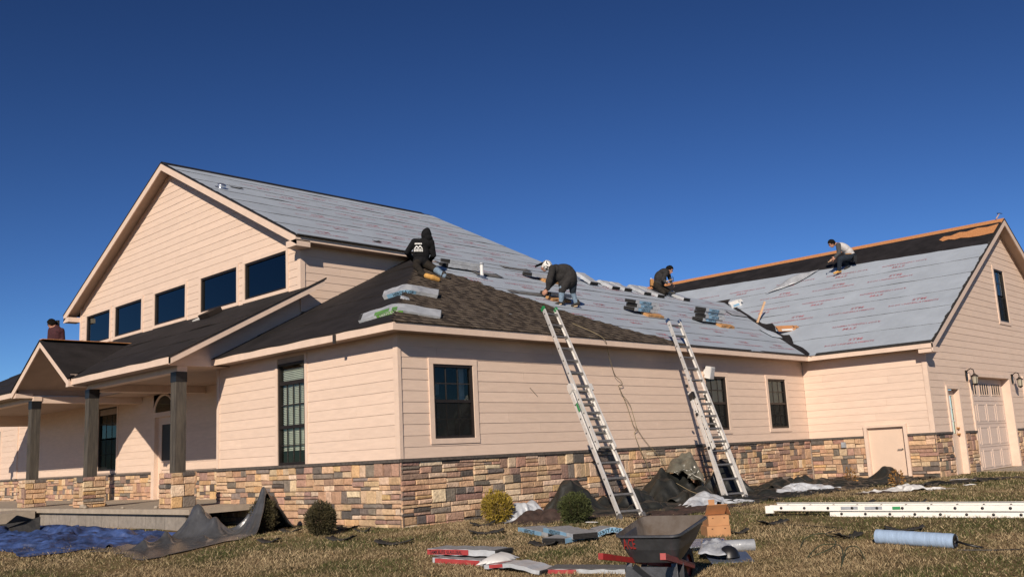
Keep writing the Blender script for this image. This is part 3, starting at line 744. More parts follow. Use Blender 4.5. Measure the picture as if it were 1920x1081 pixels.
# ------------------------------------------------------------------ underlayment strips with their printed lettering
_PM = []
def print_mesh():
    if not _PM:
        tb = MB(); put_text(tb, 'STM', (.1, .16, 0), X_, Y_, .36, .125); put_text(tb, 'ROOF UNDERLAYMENTS', (0, -.06, 0), X_, Y_, 1.30, .085)
        o = tb.build('printed_lettering', 'red'); _PM.append(o.data); bpy.data.objects.remove(o)
    return _PM[0]
def strip(parent, s0, s1, lo, hi, P, up, text=True, flip=False, seed=0, lap=.03, cols=None, m='under', top=None):
    """one lapped course: s = distance up the slope (plan), lo/hi(s) = its ends along the roof, P(s, a) = point on the deck"""
    r = random.Random(seed); nc = cols or 56
    rows = []
    sv = [s0-.012, s0+.02, s0+(s1-s0)*.35, s0+(s1-s0)*.7, s1+lap]
    hv = [.0135, .012, .0095, .0075, .0045]
    for i, (sx, h) in enumerate(zip(sv, hv)):
        row = []
        for j in range(nc+1):
            t = j/nc; a = lo(max(sx, s0))*(1-t)+hi(max(sx, s0))*t
            w = .016*noise.noise(Vector((a*1.3, seed*3.3, 0))) if i == 0 else 0
            hh = h + ((.028*max(0, noise.noise(Vector((a*.8, seed*7.1, 2.0)))-.12)+.006*noise.noise(Vector((a*3, seed*2.1, 5)))) if i < 2 else .004*noise.noise(Vector((a*1.7, sx*2.1, seed))))
            ss = sx+w
            if top and i == 4: ss = top(a)
            row.append(P(ss, a)+up*hh)
        rows.append(row)
    mb = MB(); mb.grid(rows, flip=flip)
    # lower lip in near-black, drawing the lap's shadow line by colour
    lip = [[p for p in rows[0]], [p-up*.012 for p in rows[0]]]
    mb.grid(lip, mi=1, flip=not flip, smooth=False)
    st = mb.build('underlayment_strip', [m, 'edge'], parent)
    if text:
        a = min(lo(s0), lo(s1)) + r.uniform(.1, 1.2); b = max(hi(s0), hi(s1)); odd = seed % 2
        sm = s0+(s1-s0)*.5
        dirA = (P(sm, 1.0)-P(sm, 0.0)).normalized(); dirS = (P(s1, 0)-P(s0, 0)).normalized()
        right = dirA if dirA.dot(RT) > 0 else -dirA
        sg = 1 if not odd else -1
        while a < b:
            if lo(sm)+.75 < a < hi(sm)-.75:
                o = bpy.data.objects.new('printed_lettering', print_mesh()); COL.objects.link(o); o.parent = st
                o.matrix_local = Matrix.Translation(P(sm, a)+up*.0175) @ Matrix((right*sg, dirS*sg, up)).transposed().to_4x4()
            a += 1.72+r.uniform(-.05, .05)
    return st
Ps = lambda s, a: Vector((a, s, zs(s)))
sb = [-.405, .55, 1.5, 2.46, 3.41, YLOW, YT-.03, 5.70, 6.62, 7.54, 8.46, 9.38, 10.28]
lo_s = lambda s: (s+.02 if s < YT-.04 else X1-O1)
hi_s = lambda s: (L-E+(s+E)*SL/SG-.07 if s < YLOW-.001 else XE2)
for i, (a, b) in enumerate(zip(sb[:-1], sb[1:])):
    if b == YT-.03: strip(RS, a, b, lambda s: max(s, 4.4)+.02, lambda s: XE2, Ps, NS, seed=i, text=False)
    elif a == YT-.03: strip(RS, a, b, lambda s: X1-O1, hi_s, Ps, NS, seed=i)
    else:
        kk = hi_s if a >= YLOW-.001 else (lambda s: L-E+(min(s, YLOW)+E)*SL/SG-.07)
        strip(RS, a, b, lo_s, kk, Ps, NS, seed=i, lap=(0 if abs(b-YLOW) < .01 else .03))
mb = MB(); mb.prism([Ps(10.24, X1-O1), Ps(10.24, XE2-.0), Ps(YR+.01, XE2-.0), Ps(YR+.01, X1-O1)], NS*.02)
# grey top course and the black strip along the ridge
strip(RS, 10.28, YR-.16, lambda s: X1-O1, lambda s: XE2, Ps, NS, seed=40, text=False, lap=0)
mb = MB(); mb.grid([[Ps(YR-.20, x)+NS*(.018+.01*noise.noise(Vector((x, 0, 0)))) for x in np.linspace(X1-O1, XE2-.35, 40)], [Ps(YR, x)+NS*.03 for x in np.linspace(X1-O1, XE2-.35, 40)], [Vector((x, YR+.2, zs(YR)-SL*.2+.03)) for x in np.linspace(X1-O1, XE2-.35, 40)]]); mb.build('ridge_felt_strip', 'felt', RS)
Pg = lambda s, a: Vector((s, a, zg(s)))
gb = [L-E+.0, 14.07, 14.97, 15.87, 16.77, 17.67, 18.45]
lo_g = lambda s: -G-OG+.01
hi_g = lambda s: (min(vy(s)-.06, 99) if s < XV else YGB)
gt = lambda a: 18.57+(a+3.5)*.058
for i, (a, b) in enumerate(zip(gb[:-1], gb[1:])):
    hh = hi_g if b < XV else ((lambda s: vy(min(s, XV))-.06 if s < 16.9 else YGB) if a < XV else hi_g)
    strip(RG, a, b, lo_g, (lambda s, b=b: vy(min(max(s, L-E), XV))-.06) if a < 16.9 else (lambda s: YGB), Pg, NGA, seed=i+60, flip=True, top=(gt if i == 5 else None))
# black felt, exposed board at the ridge, torn patch by the gable
def feltband(parent, name, rows, m, up, flip=False):
    mb = MB(); mb.grid(rows, flip=flip); return mb.build(name, m, parent)
av = np.linspace(-G-OG+.02, YGB, 50)
feltband(RG, 'felt_strip', [[Pg(gt(a)-.10, a)+NGA*.005 for a in av], [Pg(gt(a)+.02, a)+NGA*(.013+.012*max(0, noise.noise(Vector((a*1.2, 4, 0))))) for a in av], [Pg(19.94+.02*noise.noise(Vector((a*1.5, 9, 0))), a)+NGA*.012 for a in av]], 'felt', NGA, True)
mb = MB(); mb.prism([Pg(19.90, -G-OG), Pg(19.90, YGB), Pg(XR+.02, YGB), Pg(XR+.02, -G-OG)], NGA*.009); mb.build('ridge_sheathing', 'osb', RG)
tp = [(-2.55, 19.33), (-2.4, 19.30), (-2.2, 19.36), (-2.05, 19.32), (-1.9, 19.42), (-1.98, 19.55), (-2.2, 19.52), (-2.4, 19.62), (-2.62, 19.58), (-2.9, 19.66), (-3.2, 19.62), (-3.48, 19.68), (-3.48, 19.28), (-3.1, 19.25), (-2.8, 19.27)]
mb = MB(); mb.prism([Pg(19.46+(x-19.46)*1.55, a)+NGA*.022 for a, x in tp], NGA*.002); mb.build('torn_sheathing_patch', 'osb', RG)
# valley liner: black strip following the valley, uneven where the grey sheets are folded back
rows = [[], [], [], []]
for t in np.linspace(0, 1, 26):
    x = L-E+(XV-L+E)*t; y = vy(x); z = zg(x)
    w1 = .07+.10*max(0, noise.noise(Vector((t*7, 1, 0)))+.1)+(.30 if .36 < t < .50 else 0)*(1-abs(t-.43)/.07 if abs(t-.43) < .07 else 0)+(.26 if .16 < t < .30 else 0)*(1-abs(t-.23)/.07 if abs(t-.23) < .07 else 0)
    w2 = .06+.05*max(0, noise.noise(Vector((t*9, 5, 0))))
    rows[0].append(Vector((x+w1, y-.03, zg(x+w1)))+NGA*.022)
    rows[1].append(Vector((x, y, z+.016)))
    rows[2].append(Vector((x, y, z+.016)))
    rows[3].append(Vector((x-.02, y-w2-.05, zs(y-w2-.05)))+NS*.022)
feltband(RG, 'valley_liner', rows[:2], 'felt', Z_, False); feltband(RS, 'valley_liner', rows[2:], 'felt', Z_, False)

# ragged felt edge showing along the rakes
def ragged(parent, P, s0, s1, a0, sgn, up, name='ragged_felt_edge', m='scrap'):
    sv = np.linspace(s0, s1, 70); mb = MB()
    mb.grid([[P(s, a0-sgn*.012)+up*.021 for s in sv], [P(s, a0+sgn*max(.004, .022+.05*noise.noise(Vector((s*3.1, 3, 0)))+.03*noise.noise(Vector((s*9, 1, 0)))))+up*.023 for s in sv]]); mb.build(name, m, parent)
ragged(RG, Pg, L-E+.02, 18.6, -G-OG-.008, 1, NGA); ragged(RS, Ps, YT, YR-.1, X1-O1-.008, 1, NS)
# west wing slope: black felt courses
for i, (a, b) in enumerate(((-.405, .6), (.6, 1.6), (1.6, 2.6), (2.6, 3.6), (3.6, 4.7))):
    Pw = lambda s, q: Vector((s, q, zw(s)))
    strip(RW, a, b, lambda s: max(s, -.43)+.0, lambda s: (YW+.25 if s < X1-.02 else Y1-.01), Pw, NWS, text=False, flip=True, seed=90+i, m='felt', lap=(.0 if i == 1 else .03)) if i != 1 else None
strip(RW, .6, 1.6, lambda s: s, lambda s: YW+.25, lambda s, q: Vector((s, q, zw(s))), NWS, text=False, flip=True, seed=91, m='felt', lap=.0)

# ------------------------------------------------------------------ brown shingles on the near hip corner
SH = []
def shingle_variant(r):
    w = 1.0; mb = MB(); x = 0; BR = [(.122, .096, .072), (.110, .086, .065), (.132, .104, .079), (.056, .044, .035), (.142, .113, .086), (.116, .092, .072)]
    hh = .155
    def slab(x0, x1, y0, y1, zb, zt, col):
        V = [(x0, y0, 0), (x1, y0, 0), (x1, y0, zb), (x0, y0, zb), (x1, y1, zt), (x0, y1, zt)]
        mb.add(V, [(0, 1, 2, 3), (3, 2, 4, 5), (1, 4, 2), (0, 3, 5)], col=col)
    slab(0, w, 0, hh, .007, .002, BR[3])
    while x < w-.02:
        t = min(r.uniform(.05, .17), w-x)
        if r.random() < .68: slab(x+.002, x+t-.002, -.001, hh, .0125, .0035, tuple(c*k for c in r.choice(BR)) if (k := r.uniform(.85, 1.15)) else None)
        x += t
    mb.add([(0, .112, .0075), (w, .112, .0075), (w, .15, .006), (0, .15, .006)], [(0, 1, 2, 3)], col=(.040, .031, .025))
    me = mb.build('shingle', 'shingle'); d = me.data; bpy.data.objects.remove(me); return d
_r = random.Random(31)
SHV = [shingle_variant(_r) for _ in range(8)]
bx = [(-.5, 7.95), (.0, 7.0), (.66, 5.95), (1.05, 5.62), (1.46, 5.30), (1.97, 4.85), (2.7, 4.45), (3.13, 4.05), (3.6, 3.7)]
rotS = Matrix((X_, Vector((0, 1, SL)).normalized(), NS)).transposed()
def place_shingle(x, y, ln):
    o = bpy.data.objects.new('shingle', _r.choice(SHV)); COL.objects.link(o); o.parent = RS
    p = Vector((x, y, zs(y)))+NS*.016
    o.matrix_local = Matrix.Translation(p) @ rotS.to_4x4() @ Matrix.Diagonal((ln, 1, 1, 1))
y = -.428; k = 0
while y < 3.5:
    xr = np.interp(y, [b[0] for b in bx], [b[1] for b in bx]) + _r.uniform(-.12, .12)
    x = y+.03; first = True
    while x < xr-.1:
        ln = min(_r.uniform(.35, 1.0) if first else 1.0, xr-x) if xr-x > .3 else xr-x
        place_shingle(x, y, ln); x += ln; first = False
    y += .127; k += 1
# starter course along the rest of the eave (dark edge)
mb = MB(); mb.obox((10.4, -E+.022, zs(-E+.022)+.014), X_*2.75, Vector((0, .045, .045*SL)), NS*.006); mb.build('starter_course', 'scrap', RS)
mb = MB(); c = Vector((L-E+.02, (-G-OG-E)/2-.1, zg(L-E+.02)+.018)); mb.obox(c, Y_*1.45, Vector((.05, 0, .05*SG)), NGA*.006); mb.build('starter_course', 'scrap', RG)
mb = MB(); mb.obox((2.9, YT-.03, zs(YT-.03)+.016), X_*1.6, Vector((0, .045, .045*SL)), NS*.006); mb.build('starter_course', 'scrap', RS)

# ------------------------------------------------------------------ fascia, soffits, rakes
def part(name, m, parent=house):
    def f(fn):
        mb = MB(); fn(mb); return mb.build(name, m, parent)
    return f
def fascia(p, q, n, z0=ZFB, z1=ZFT-.002, jitter=True):
    """board along an eave from p to q (plan), n outward"""
    p = Vector((*p, 0)); q = Vector((*q, 0)); n = Vector(n); t = (q-p); ln = t.length; t.normalize()
    nb = max(1, round(ln/3.66)); r = random.Random(int(ln*100))
    for i in range(nb):
        a = ln*i/nb+(.001 if i else 0); b = ln*(i+1)/nb-(.001 if i < nb-1 else 0); dz = r.uniform(-.003, .003) if jitter else 0
        mb = MB(); c = p+t*((a+b)/2)-n*.0125; c.z = (z0+z1)/2+dz
        mb.obox(c, t*(b-a)/2, n*.0125, Z_*(z1-z0)/2); mb.build('fascia_board', 'trim', house)
fascia((-E, -E+.025), (-E, 5.42), -X_); fascia((-E, -E), (L-E-.0, -E), -Y_); fascia((L-E, -E-.0), (L-E, -G-OG), -X_)
fascia((X1-O1+.03, YT), (Y1-.2, YT), -Y_, zte-.125, zte-.0165)
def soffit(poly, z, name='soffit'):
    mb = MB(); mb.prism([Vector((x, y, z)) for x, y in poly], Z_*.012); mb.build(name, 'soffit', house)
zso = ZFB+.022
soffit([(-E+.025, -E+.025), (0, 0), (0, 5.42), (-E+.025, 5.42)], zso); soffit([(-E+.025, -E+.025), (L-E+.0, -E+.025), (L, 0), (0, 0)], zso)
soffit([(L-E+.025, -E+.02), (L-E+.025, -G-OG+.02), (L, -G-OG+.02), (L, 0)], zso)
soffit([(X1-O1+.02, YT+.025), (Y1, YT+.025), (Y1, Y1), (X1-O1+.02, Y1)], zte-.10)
def rake(c0, c1, n, w=.165, t=.028, name='rake_board', drop=.018):
    """board under the roof edge from c0 (low) to c1 (peak); vertical end cuts; n outward"""
    c0 = Vector(c0)-Z_*drop; c1 = Vector(c1)-Z_*drop; n = Vector(n)
    mb = MB(); mb.prism([c0, c1, c1-Z_*w*1.12, c0-Z_*w*1.12], -n*t); return mb.build(name, 'trim', house)
def slopesoffit(c0, c1, n, depth, drop=.055, name='rake_soffit'):
    c0 = Vector(c0)-Z_*drop; c1 = Vector(c1)-Z_*drop; n = Vector(n)
    mb = MB(); mb.prism([c0, c1, c1-n*depth, c0-n*depth], -Z_*.012); mb.build(name, 'soffit', house)
xg = X1-O1
pk = (xg, YR, ZR); ri = (xg, YT, zte); le = (xg, 2*YR-YT, zte)
rake(ri, pk, -X_); rake(le, pk, -X_)
slopesoffit((xg+.03, YT+.1, zs(YT+.1)), (xg+.03, YR, ZR), -X_, O1-.03); slopesoffit((xg+.03, 2*YR-YT, zte), (xg+.03, YR, ZR), -X_, O1-.03)
# boxed eave returns at the rake feet
for (ya, yb) in ((YT, Y1+.0), (Y2-.0, 2*YR-YT)):
    mb = MB(); mb.box((xg, ya, zte-.235), (X1, yb, zte-.10)); mb.build('eave_return', 'trim', house)
yg = -G-OG; gpk = (XR, yg, ZGR); gl = (L-E, yg, ZFT); gr = (2*XR-L+E, yg, ZFT)
rake(gl, gpk, -Y_); rake(gr, gpk, -Y_)
slopesoffit((L-E+.05, yg+.03, zg(L-E+.05)), (XR, yg+.03, ZGR), -Y_, OG-.03); slopesoffit((2*XR-L+E, yg+.03, ZFT), (XR, yg+.03, ZGR), -Y_, OG-.03)
mb = MB(); mb.box((L-E+.026, yg+.001, ZFB-.10), (L-.001, -G, ZFB+.02)); mb.build('eave_return', 'trim', house)

# ------------------------------------------------------------------ porch and portico
PY0, PY1 = YP0, 17.6
QY, QX, QZ, QH = 11.02, -1.52, 3.98, 1.72          # portico: ridge y, front x, ridge z, half width
QS = (QZ-ZPE)/QH
xq = XP+(QZ-ZPE)/SP
PR = deck('porch_roof', [(XP+.027, PY0-.02), (X1-.001, PY0-.02), (X1-.001, Y2), (XP+.027, 20.4), (XP+.027, QY+QH), (xq, QY), (XP+.027, QY-QH)], lambda x, y: zp(x))
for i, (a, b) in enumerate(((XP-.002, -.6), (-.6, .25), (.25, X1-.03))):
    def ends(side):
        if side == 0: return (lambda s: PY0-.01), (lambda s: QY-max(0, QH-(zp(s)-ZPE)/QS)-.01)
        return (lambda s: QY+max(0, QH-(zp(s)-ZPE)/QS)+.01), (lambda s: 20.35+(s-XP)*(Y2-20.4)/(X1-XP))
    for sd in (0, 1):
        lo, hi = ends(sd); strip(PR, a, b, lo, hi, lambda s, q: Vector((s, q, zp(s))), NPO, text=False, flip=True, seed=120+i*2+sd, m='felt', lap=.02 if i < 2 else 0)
rk = rake((XP, PY0, ZPE), (X1+.36, PY0, zp(X1+.36)), -Y_, w=.12)
slopesoffit((XP+.03, PY0+.03, zp(XP+.03)), (X1, PY0+.03, zp(X1)), -Y_, .33)
dr = MB(); dr.prism([Vector((XP, PY0-.012, ZPE+.012)), Vector((X1+.4, PY0-.012, zp(X1+.4)+.012)), Vector((X1+.4, PY0-.012, zp(X1+.4)-.032)), Vector((XP, PY0-.012, ZPE-.032))], Y_*.03); dr.build('drip_edge', 'edge', PR)
fascia((XP, PY0), (XP, QY-QH+.02), -X_, ZPE-.135, ZPE-.002); fascia((XP, QY+QH-.02), (XP, 20.4), -X_, ZPE-.135, ZPE-.002)
mb = MB(); mb.prism([Vector((XP+.04, PY0+.36, 2.82)), Vector((-E, PY0+.36, 2.82)), Vector((X1, PY0+.36, zw(X1)-.2)), Vector((X1, PY0+.36, zp(X1)-.07)), Vector((XP+.04, PY0+.36, ZPE-.07))], Y_*.02); mb.build('porch_end_panel', 'siding', house)
for (xa, ya, yb) in ((XP+.03, PY0+.385, QY-QH+.14), (XP+.03, QY+QH-.14, 20.3), (.5, QY-QH+.141, QY+QH-.141)):
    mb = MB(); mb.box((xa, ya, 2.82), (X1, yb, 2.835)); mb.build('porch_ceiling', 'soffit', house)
for ya, yb in ((PY0+.387, 9.36), (12.5, 20.3)):
    mb = MB(); mb.box((-1.10, ya, 2.71), (-.90, yb, 2.818)); mb.build('porch_beam', 'trim', house)
for ya in (9.15, 12.52):
    mb = MB(); mb.box((-.899, ya, 2.66), (X1-.03, ya+.2, 2.817)); mb.build('porch_beam', 'trim', house)
# portico gable
for sd in (-1, 1):
    nm = Vector((0, sd*QS, 1)).normalized()
    qd = MB(); qd.prism([Vector((QX-.02, QY, QZ+.012)), Vector((xq+.25, QY, QZ+.012)), Vector((XP-.1, QY+sd*(QH+.02), ZPE+.0)), Vector((QX-.02, QY+sd*(QH+.02), ZPE))], -Z_*.03)
    pr = qd.build('portico_roof', 'felt', house)
    rake((QX, QY+sd*(QH+.0), ZPE+.0), (QX, QY, QZ+.012), -X_, w=.14)
    slopesoffit((QX+.03, QY+sd*QH, ZPE), (QX+.03, QY, QZ), -X_, 2.0)
ob = MB(); ob.bar((QX-.0, QY-.05, QZ+.018), (xq+.2, QY-.05, QZ+.018), .20, .012); ob.build('ridge_sheathing', 'osb', PR)
mb = MB(); mb.prism([Vector((.5, QY-QH+.12, ZPE-.12)), Vector((.5, QY+QH-.12, ZPE-.12)), Vector((.5, QY, QZ-.1))], X_*.02); mb.build('tympanum', 'siding', house)
for ya in (QY+QH-.2, QY-QH):
    mb = MB(); mb.box((QX+.03, ya, ZPE-.17), (-1.1, ya+.2, ZPE-.06)); mb.build('eave_return', 'trim', house)
for ya in (QY-QH+.14, QY+QH-.155):
    mb = MB(); mb.box((XP+.03, ya, 2.836), (.5, ya+.015, 3.06)); mb.build('vault_side_board', 'soffit', house)
mb = MB(); mb.prism([Vector((XP+.03, 20.2, 2.5)), Vector((X1, 20.2, 2.5)), Vector((X1, 20.2, 2.99)), Vector((XP+.03, 20.2, 2.93))], Y_*.02); mb.build('porch_end_panel', 'siding', house)
# slab, its block skirt, step
sl = MB(); sl.box((-1.42, 4.05, ZSLAB-.09), (X1, YL, ZSLAB)); slab = sl.build('porch_slab', 'concrete', house)
y = 4.35; r_ = random.Random(5)
while y < 20:
    mb = MB(); mb.box((-1.33, y+.004, -.24), (-1.05, y+.385, ZSLAB-.094)); mb.build('foundation_block', 'block', slab); y += .39
# stone piers and timber posts
for i, py in enumerate((5.28, 9.25, 12.62)):
    c = Vector((-1.02, py, 0)); hw_ = .21
    pm = MB(); pm.box((c.x-hw_, c.y-hw_, ZSLAB), (c.x+hw_, c.y+hw_, ZC-.01)); pier = pm.build('stone_pier', 'mortar', house)
    for (O, u, n) in ((c+Vector((-hw_, -hw_, 0)), Y_, -X_), (c+Vector((-hw_, -hw_, 0)), X_, -Y_), (c+Vector((hw_, -hw_, 0)), Y_, X_), (c+Vector((-hw_, hw_, 0)), X_, Y_)):
        stones(WallF(O, u, n), pier, -.03, 2*hw_+.03, ZSLAB, ZC, 200+i*7+int(n.x*2+n.y), base=.012)
    pm = MB(); pm.box((c.x-.105, c.y-.105, ZC-.01), (c.x+.105, c.y+.105, 2.71)); po = pm.build('porch_post', 'post', house)
    pm = MB(); pm.box((c.x-.112, c.y-.112, 2.52), (c.x+.112, c.y+.112, 2.709)); pm.build('post_collar', 'blackpl', po)
finish_stones(); finish_boards()

# concrete apron before the garage doors
ap = MB(); ap.box((16.1, -6.4, -.30), (24.4, -G-.09, gz(18, -4)+.02)); struct(ap.build('paved_apron', 'concrete'))
mb = MB(); mb.box((-E-.03, 1.08, ZFB-.04), (-E-.001, 1.14, ZFT-.02)); mb.build('fascia_gap_patch', 'edge', house)  # dark box added in place of the shaded gap in the west fascia
mb = MB(); mb.bar(FW2.p(3.02, 2.03, .022), FW2.p(3.22, 1.87, .022), .004, .006); mb.build('scuff_mark', 'cap', wall_s)
# ------------------------------------------------------------------ shingle bundles
def cr(pts, n):
    """Catmull-Rom through the points, n samples"""
    pts = [Vector(p) for p in pts]; P = [pts[0]*2-pts[1]]+pts+[pts[-1]*2-pts[-2]]; out = []
    for i in range(n):
        t = i/(n-1)*(len(pts)-1); k = min(int(t), len(pts)-2); f = t-k; a, b, c, d = P[k:k+4]
        out.append(.5*((2*b)+(c-a)*f+(2*a-5*b+4*c-d)*f*f+(3*b-a-3*c+d)*f**3))
    return out
def bundle(label, pts, W, w=.33, t=.085, wrap='wrap', band=None, text=None, group=None, nl=4, open_l=True, open_r=True, textw=.34, side=-1, bandr=(-.30, .12), top=None, name='shingle_bundle', seed=0, ink='ink', topm=None):
    """wrapped stack of shingles along a (bent) centreline; W = width direction, lettering on the side*W edge"""
    n = 15; c = cr(pts, n) if len(pts) > 2 else [Vector(pts[0]).lerp(Vector(pts[1]), i/(n-1)) for i in range(n)]
    W = Vector(W).normalized(); r = random.Random(seed); root = empty(name, sum(c, Vector())/n, label, 'shingle bundle', group)
    T = []; U = []
    for i in range(n):
        tt = (c[min(i+1, n-1)]-c[max(i-1, 0)]).normalized(); T.append(tt)
        u = W.cross(tt); u = u if u.z > 0 else -u; U.append(u.normalized())
    ln = [0]
    for i in range(1, n): ln.append(ln[-1]+(c[i]-c[i-1]).length)
    tot = ln[-1]
    def sec(i, grow=0.0):
        j = .004*math.sin(i*1.7+seed); return [c[i]-W*(w/2+grow)+U[i]*(0+j), c[i]+W*(w/2+grow)+U[i]*(0+j), c[i]+W*(w/2+grow)+U[i]*(t+grow+j), c[i]-W*(w/2+grow)+U[i]*(t+grow+j)]
    mb = MB(); vs = []
    for i in range(n): vs += sec(i)
    fs = [(i*4+k, i*4+(k+1) % 4, (i+1)*4+(k+1) % 4, (i+1)*4+k) for i in range(n-1) for k in range(4)]
    mb.add(vs, fs)
    mb.m = [1 if k % 4 == 2 else 0 for k in range(len(fs))]; wr = mb.build('wrapper', [wrap, topm or wrap], root)
    for i, sg in ((0, -1), (n-1, 1)):              # shingle edges showing at the open ends
        mb = MB()
        for k in range(nl):
            o = r.uniform(-.004, .012); cc = c[i]+U[i]*(t*(k+.5)/nl)+T[i]*sg*(o-.02); mb.obox(cc, T[i]*.03, W*(w/2-.012), U[i]*(t/nl*.36))
        mb.build('shingle_edges', 'edges', root)
    def surf(s, h, g=.003):
        s = max(0, min(tot, s+tot/2)); i = max(0, min(n-2, int(np.searchsorted(ln, s))-1)); f = (s-ln[i])/max(1e-6, ln[i+1]-ln[i])
        return c[i].lerp(c[i+1], f)+W*side*(w/2+g)+U[i].lerp(U[i+1], f)*h
    sgn = 1 if T[n//2].dot(RT) > 0 else -1
    def strip_(s0, s1, h0, h1, m, nm, g):
        k = 28; mb = MB(); mb.grid([[surf(s0+(s1-s0)*i/k, h0, g) for i in range(k+1)], [surf(s0+(s1-s0)*i/k, h1, g) for i in range(k+1)]], smooth=False); return mb.build(nm, m, root)
    if band:
        b0, b1 = bandr; strip_(sgn*b0*tot, sgn*b1*tot, t*.08, t*.95, band, 'label_band', .005)
        if top:                                     # band wraps over the top face
            k = 8; mb = MB(); f = lambda s, a: (lambda i: c[i]+W*a+U[i]*(t+.003))(max(0, min(n-1, int((s+.5)*(n-1)))))
            mb.grid([[f(b0*sgn+(b1-b0)*sgn*i/k, -w/2) for i in range(k+1)], [f(b0*sgn+(b1-b0)*sgn*i/k, -w/2+w*top) for i in range(k+1)]]); mb.build('label_band', band, root)
    if text:
        for (tx, cx, cw, ch, cm) in text:
            tb = MB(); put_text(tb, tx, (0, 0, 0), X_, Y_, cw, ch, fn=lambda x, y: surf(sgn*(cx*tot+x), t*.5+y, .008)); tb.build('lettering', cm, root)
    return root
US = Vector((0, 1, SL)).normalized()                # up the south slope
def southp(x, y, h=0.0): return Vector((x, y, zs(y)))+NS*h
HT = [('HERITAGE', -.02, .34, .055, 'ink')]
# two bundles bent over the near hip
def hip_curve(d, half_s, half_w, lift=.02):
    """points across the hip at distance d along it: west slope, hip, south slope"""
    h = Vector((d, d, zs(d))); a = h+Vector((0, 1, 0))*half_w*.0
    wp = lambda q: Vector((d-q*.25, d+q, 0)); sp = lambda q: Vector((d+q, d-q*.25, 0))
    pts = []
    for q in (half_w, half_w*.5): p = wp(q); p.z = zw(p.x)+lift; pts.append(p)
    pts.append(h+Z_*(lift-.01))
    for q in (half_s*.5, half_s): p = sp(q); p.z = zs(p.y)+lift; pts.append(p)
    return pts
bundle('pale blue lettered shingle bundle bent over the roof hip below the hooded worker', hip_curve(1.32, .60, .46), Vector((.7, .7, .5)), w=.34, t=.09, band='wrapb', text=[('HERITAGE', -.12, .40, .062, 'ink')], bandr=(-.42, .10), seed=3, topm='wrap2', group='bundles bent over the hip')
bundle('green lettered white shingle bundle bent over the hip at the roof corner', hip_curve(.16, .74, .74), Vector((.7, .7, .5)), w=.36, t=.06, band='wrapg', text=[('HERITAGE', -.1, .36, .035, 'inkw')], bandr=(-.26, .06), seed=4, top=.5, group='bundles bent over the hip')
# torn wrapper piece between them
def sheet(name, label, cat, corners, m, n=(14, 8), amp=.02, seed=0, hump=0.0, group=None, up=Z_, scale=3.0, flip=False, jag=.0):
    """crumpled thin sheet over a quadrilateral"""
    A, B, C, D = [Vector(p) for p in corners]; rows = []
    for j in range(n[1]+1):
        v = j/n[1]; row = []
        for i in range(n[0]+1):
            u = i/n[0]; p = A.lerp(B, u).lerp(D.lerp(C, u), v)
            e = math.sin(math.pi*u)*math.sin(math.pi*v)
            if jag and (i in (0, n[0]) or j in (0, n[1])):
                q = (A+B+C+D)/4; p = p+(p-q)*jag*noise.noise(Vector((u*7+seed, v*7, seed*2)))
            rdg = abs(noise.noise(Vector((p.x*scale+seed, p.y*scale, p.z*scale))))
            p = p+Vector(up)*(hump*e+amp*(.9-2.0*rdg+.4*noise.noise(Vector((p.x*scale*2.7, p.y*scale*2.7, seed))))*(.35+.65*e**.5)+amp*.9)
            row.append(p)
        rows.append(row)
    mb = MB(); mb.grid(rows, flip=flip)
    o = mb.build(name, m); so = o.modifiers.new('thickness', 'SOLIDIFY'); so.thickness = .003; so.offset = 1
    return tag(o, label, cat, group)
sheet('torn_wrapper', 'torn white wrapper scrap on the hip between the two bent bundles', 'wrapper', [(.74, .80, zs(.80)), (.92, .76, zs(.76)), (1.02, .92, zs(.92)), (.90, .98, zs(.98))], 'plast', amp=.02, seed=2, jag=.5, up=NS)
# bundles on foam rests up the south slope
def foam(label, c, ax, ay, az, group='foam rests on the roof'):
    mb = MB(); c = Vector(c); ax = Vector(ax); ay = Vector(ay); az = Vector(az); r = random.Random(int(c.x*100)); n = 7
    rows = []
    for j, (sy, sz) in enumerate(((-1, -1), (-1, .7), (-.4, 1), (.4, 1), (1, .6), (1, -1))):
        rows.append([c+ax*(2*i/(n-1)-1)*(1-.06*abs(sz))+ay*sy*(1+r.uniform(-.1, .1))+az*sz*(1+r.uniform(-.18, .15)) for i in range(n)])
    mb.grid(rows, smooth=False); o = len(mb.v)
    mb.f += [tuple(j*n for j in range(5, -1, -1)), tuple(j*n+n-1 for j in range(6))]; mb.m += [0, 0]; mb.sm += [False, False]
    return tag(mb.build('foam_block', 'foam'), label, 'foam block', group)
def level_stack(x, y, k, labels, flabel, yaw=0.0, tilt=.20, seed=0, foamdx=.25, ln=.95, lift=.06, txt=True):
    """stack of k bundles, eased towards level by a foam block under the lower edge"""
    A = Vector((math.cos(yaw), math.sin(yaw), math.sin(yaw)*SL)).normalized(); Wd = (US*math.cos(tilt)-NS*math.sin(tilt)).normalized(); N = A.cross(Wd).normalized(); r = random.Random(seed)
    for i in range(k):
        c = southp(x, y, lift)+N*(i*.088)+A*r.uniform(-.08, .08)+Wd*r.uniform(-.02, .03)
        bundle(labels[i], [c-A*ln/2, c+A*ln/2], Wd, t=.082, band='wrapb' if txt else None, text=[('HERITAGE', -.02, .36, .05, 'ink')] if txt else None, bandr=(-.34, .16), seed=seed+i, group='bundles stacked on the south slope')
    if flabel: foam(flabel, southp(x+foamdx, y-.17, .035), X_*.34, US*.11, NS*.045)
level_stack(9.06, 1.78, 3, ['lowest of three blue lettered bundles above the right ladder top', 'middle of three blue lettered bundles above the right ladder top', 'topmost of three blue lettered bundles above the right ladder top'], 'tan foam block under the three bundles above the right ladder', seed=11)
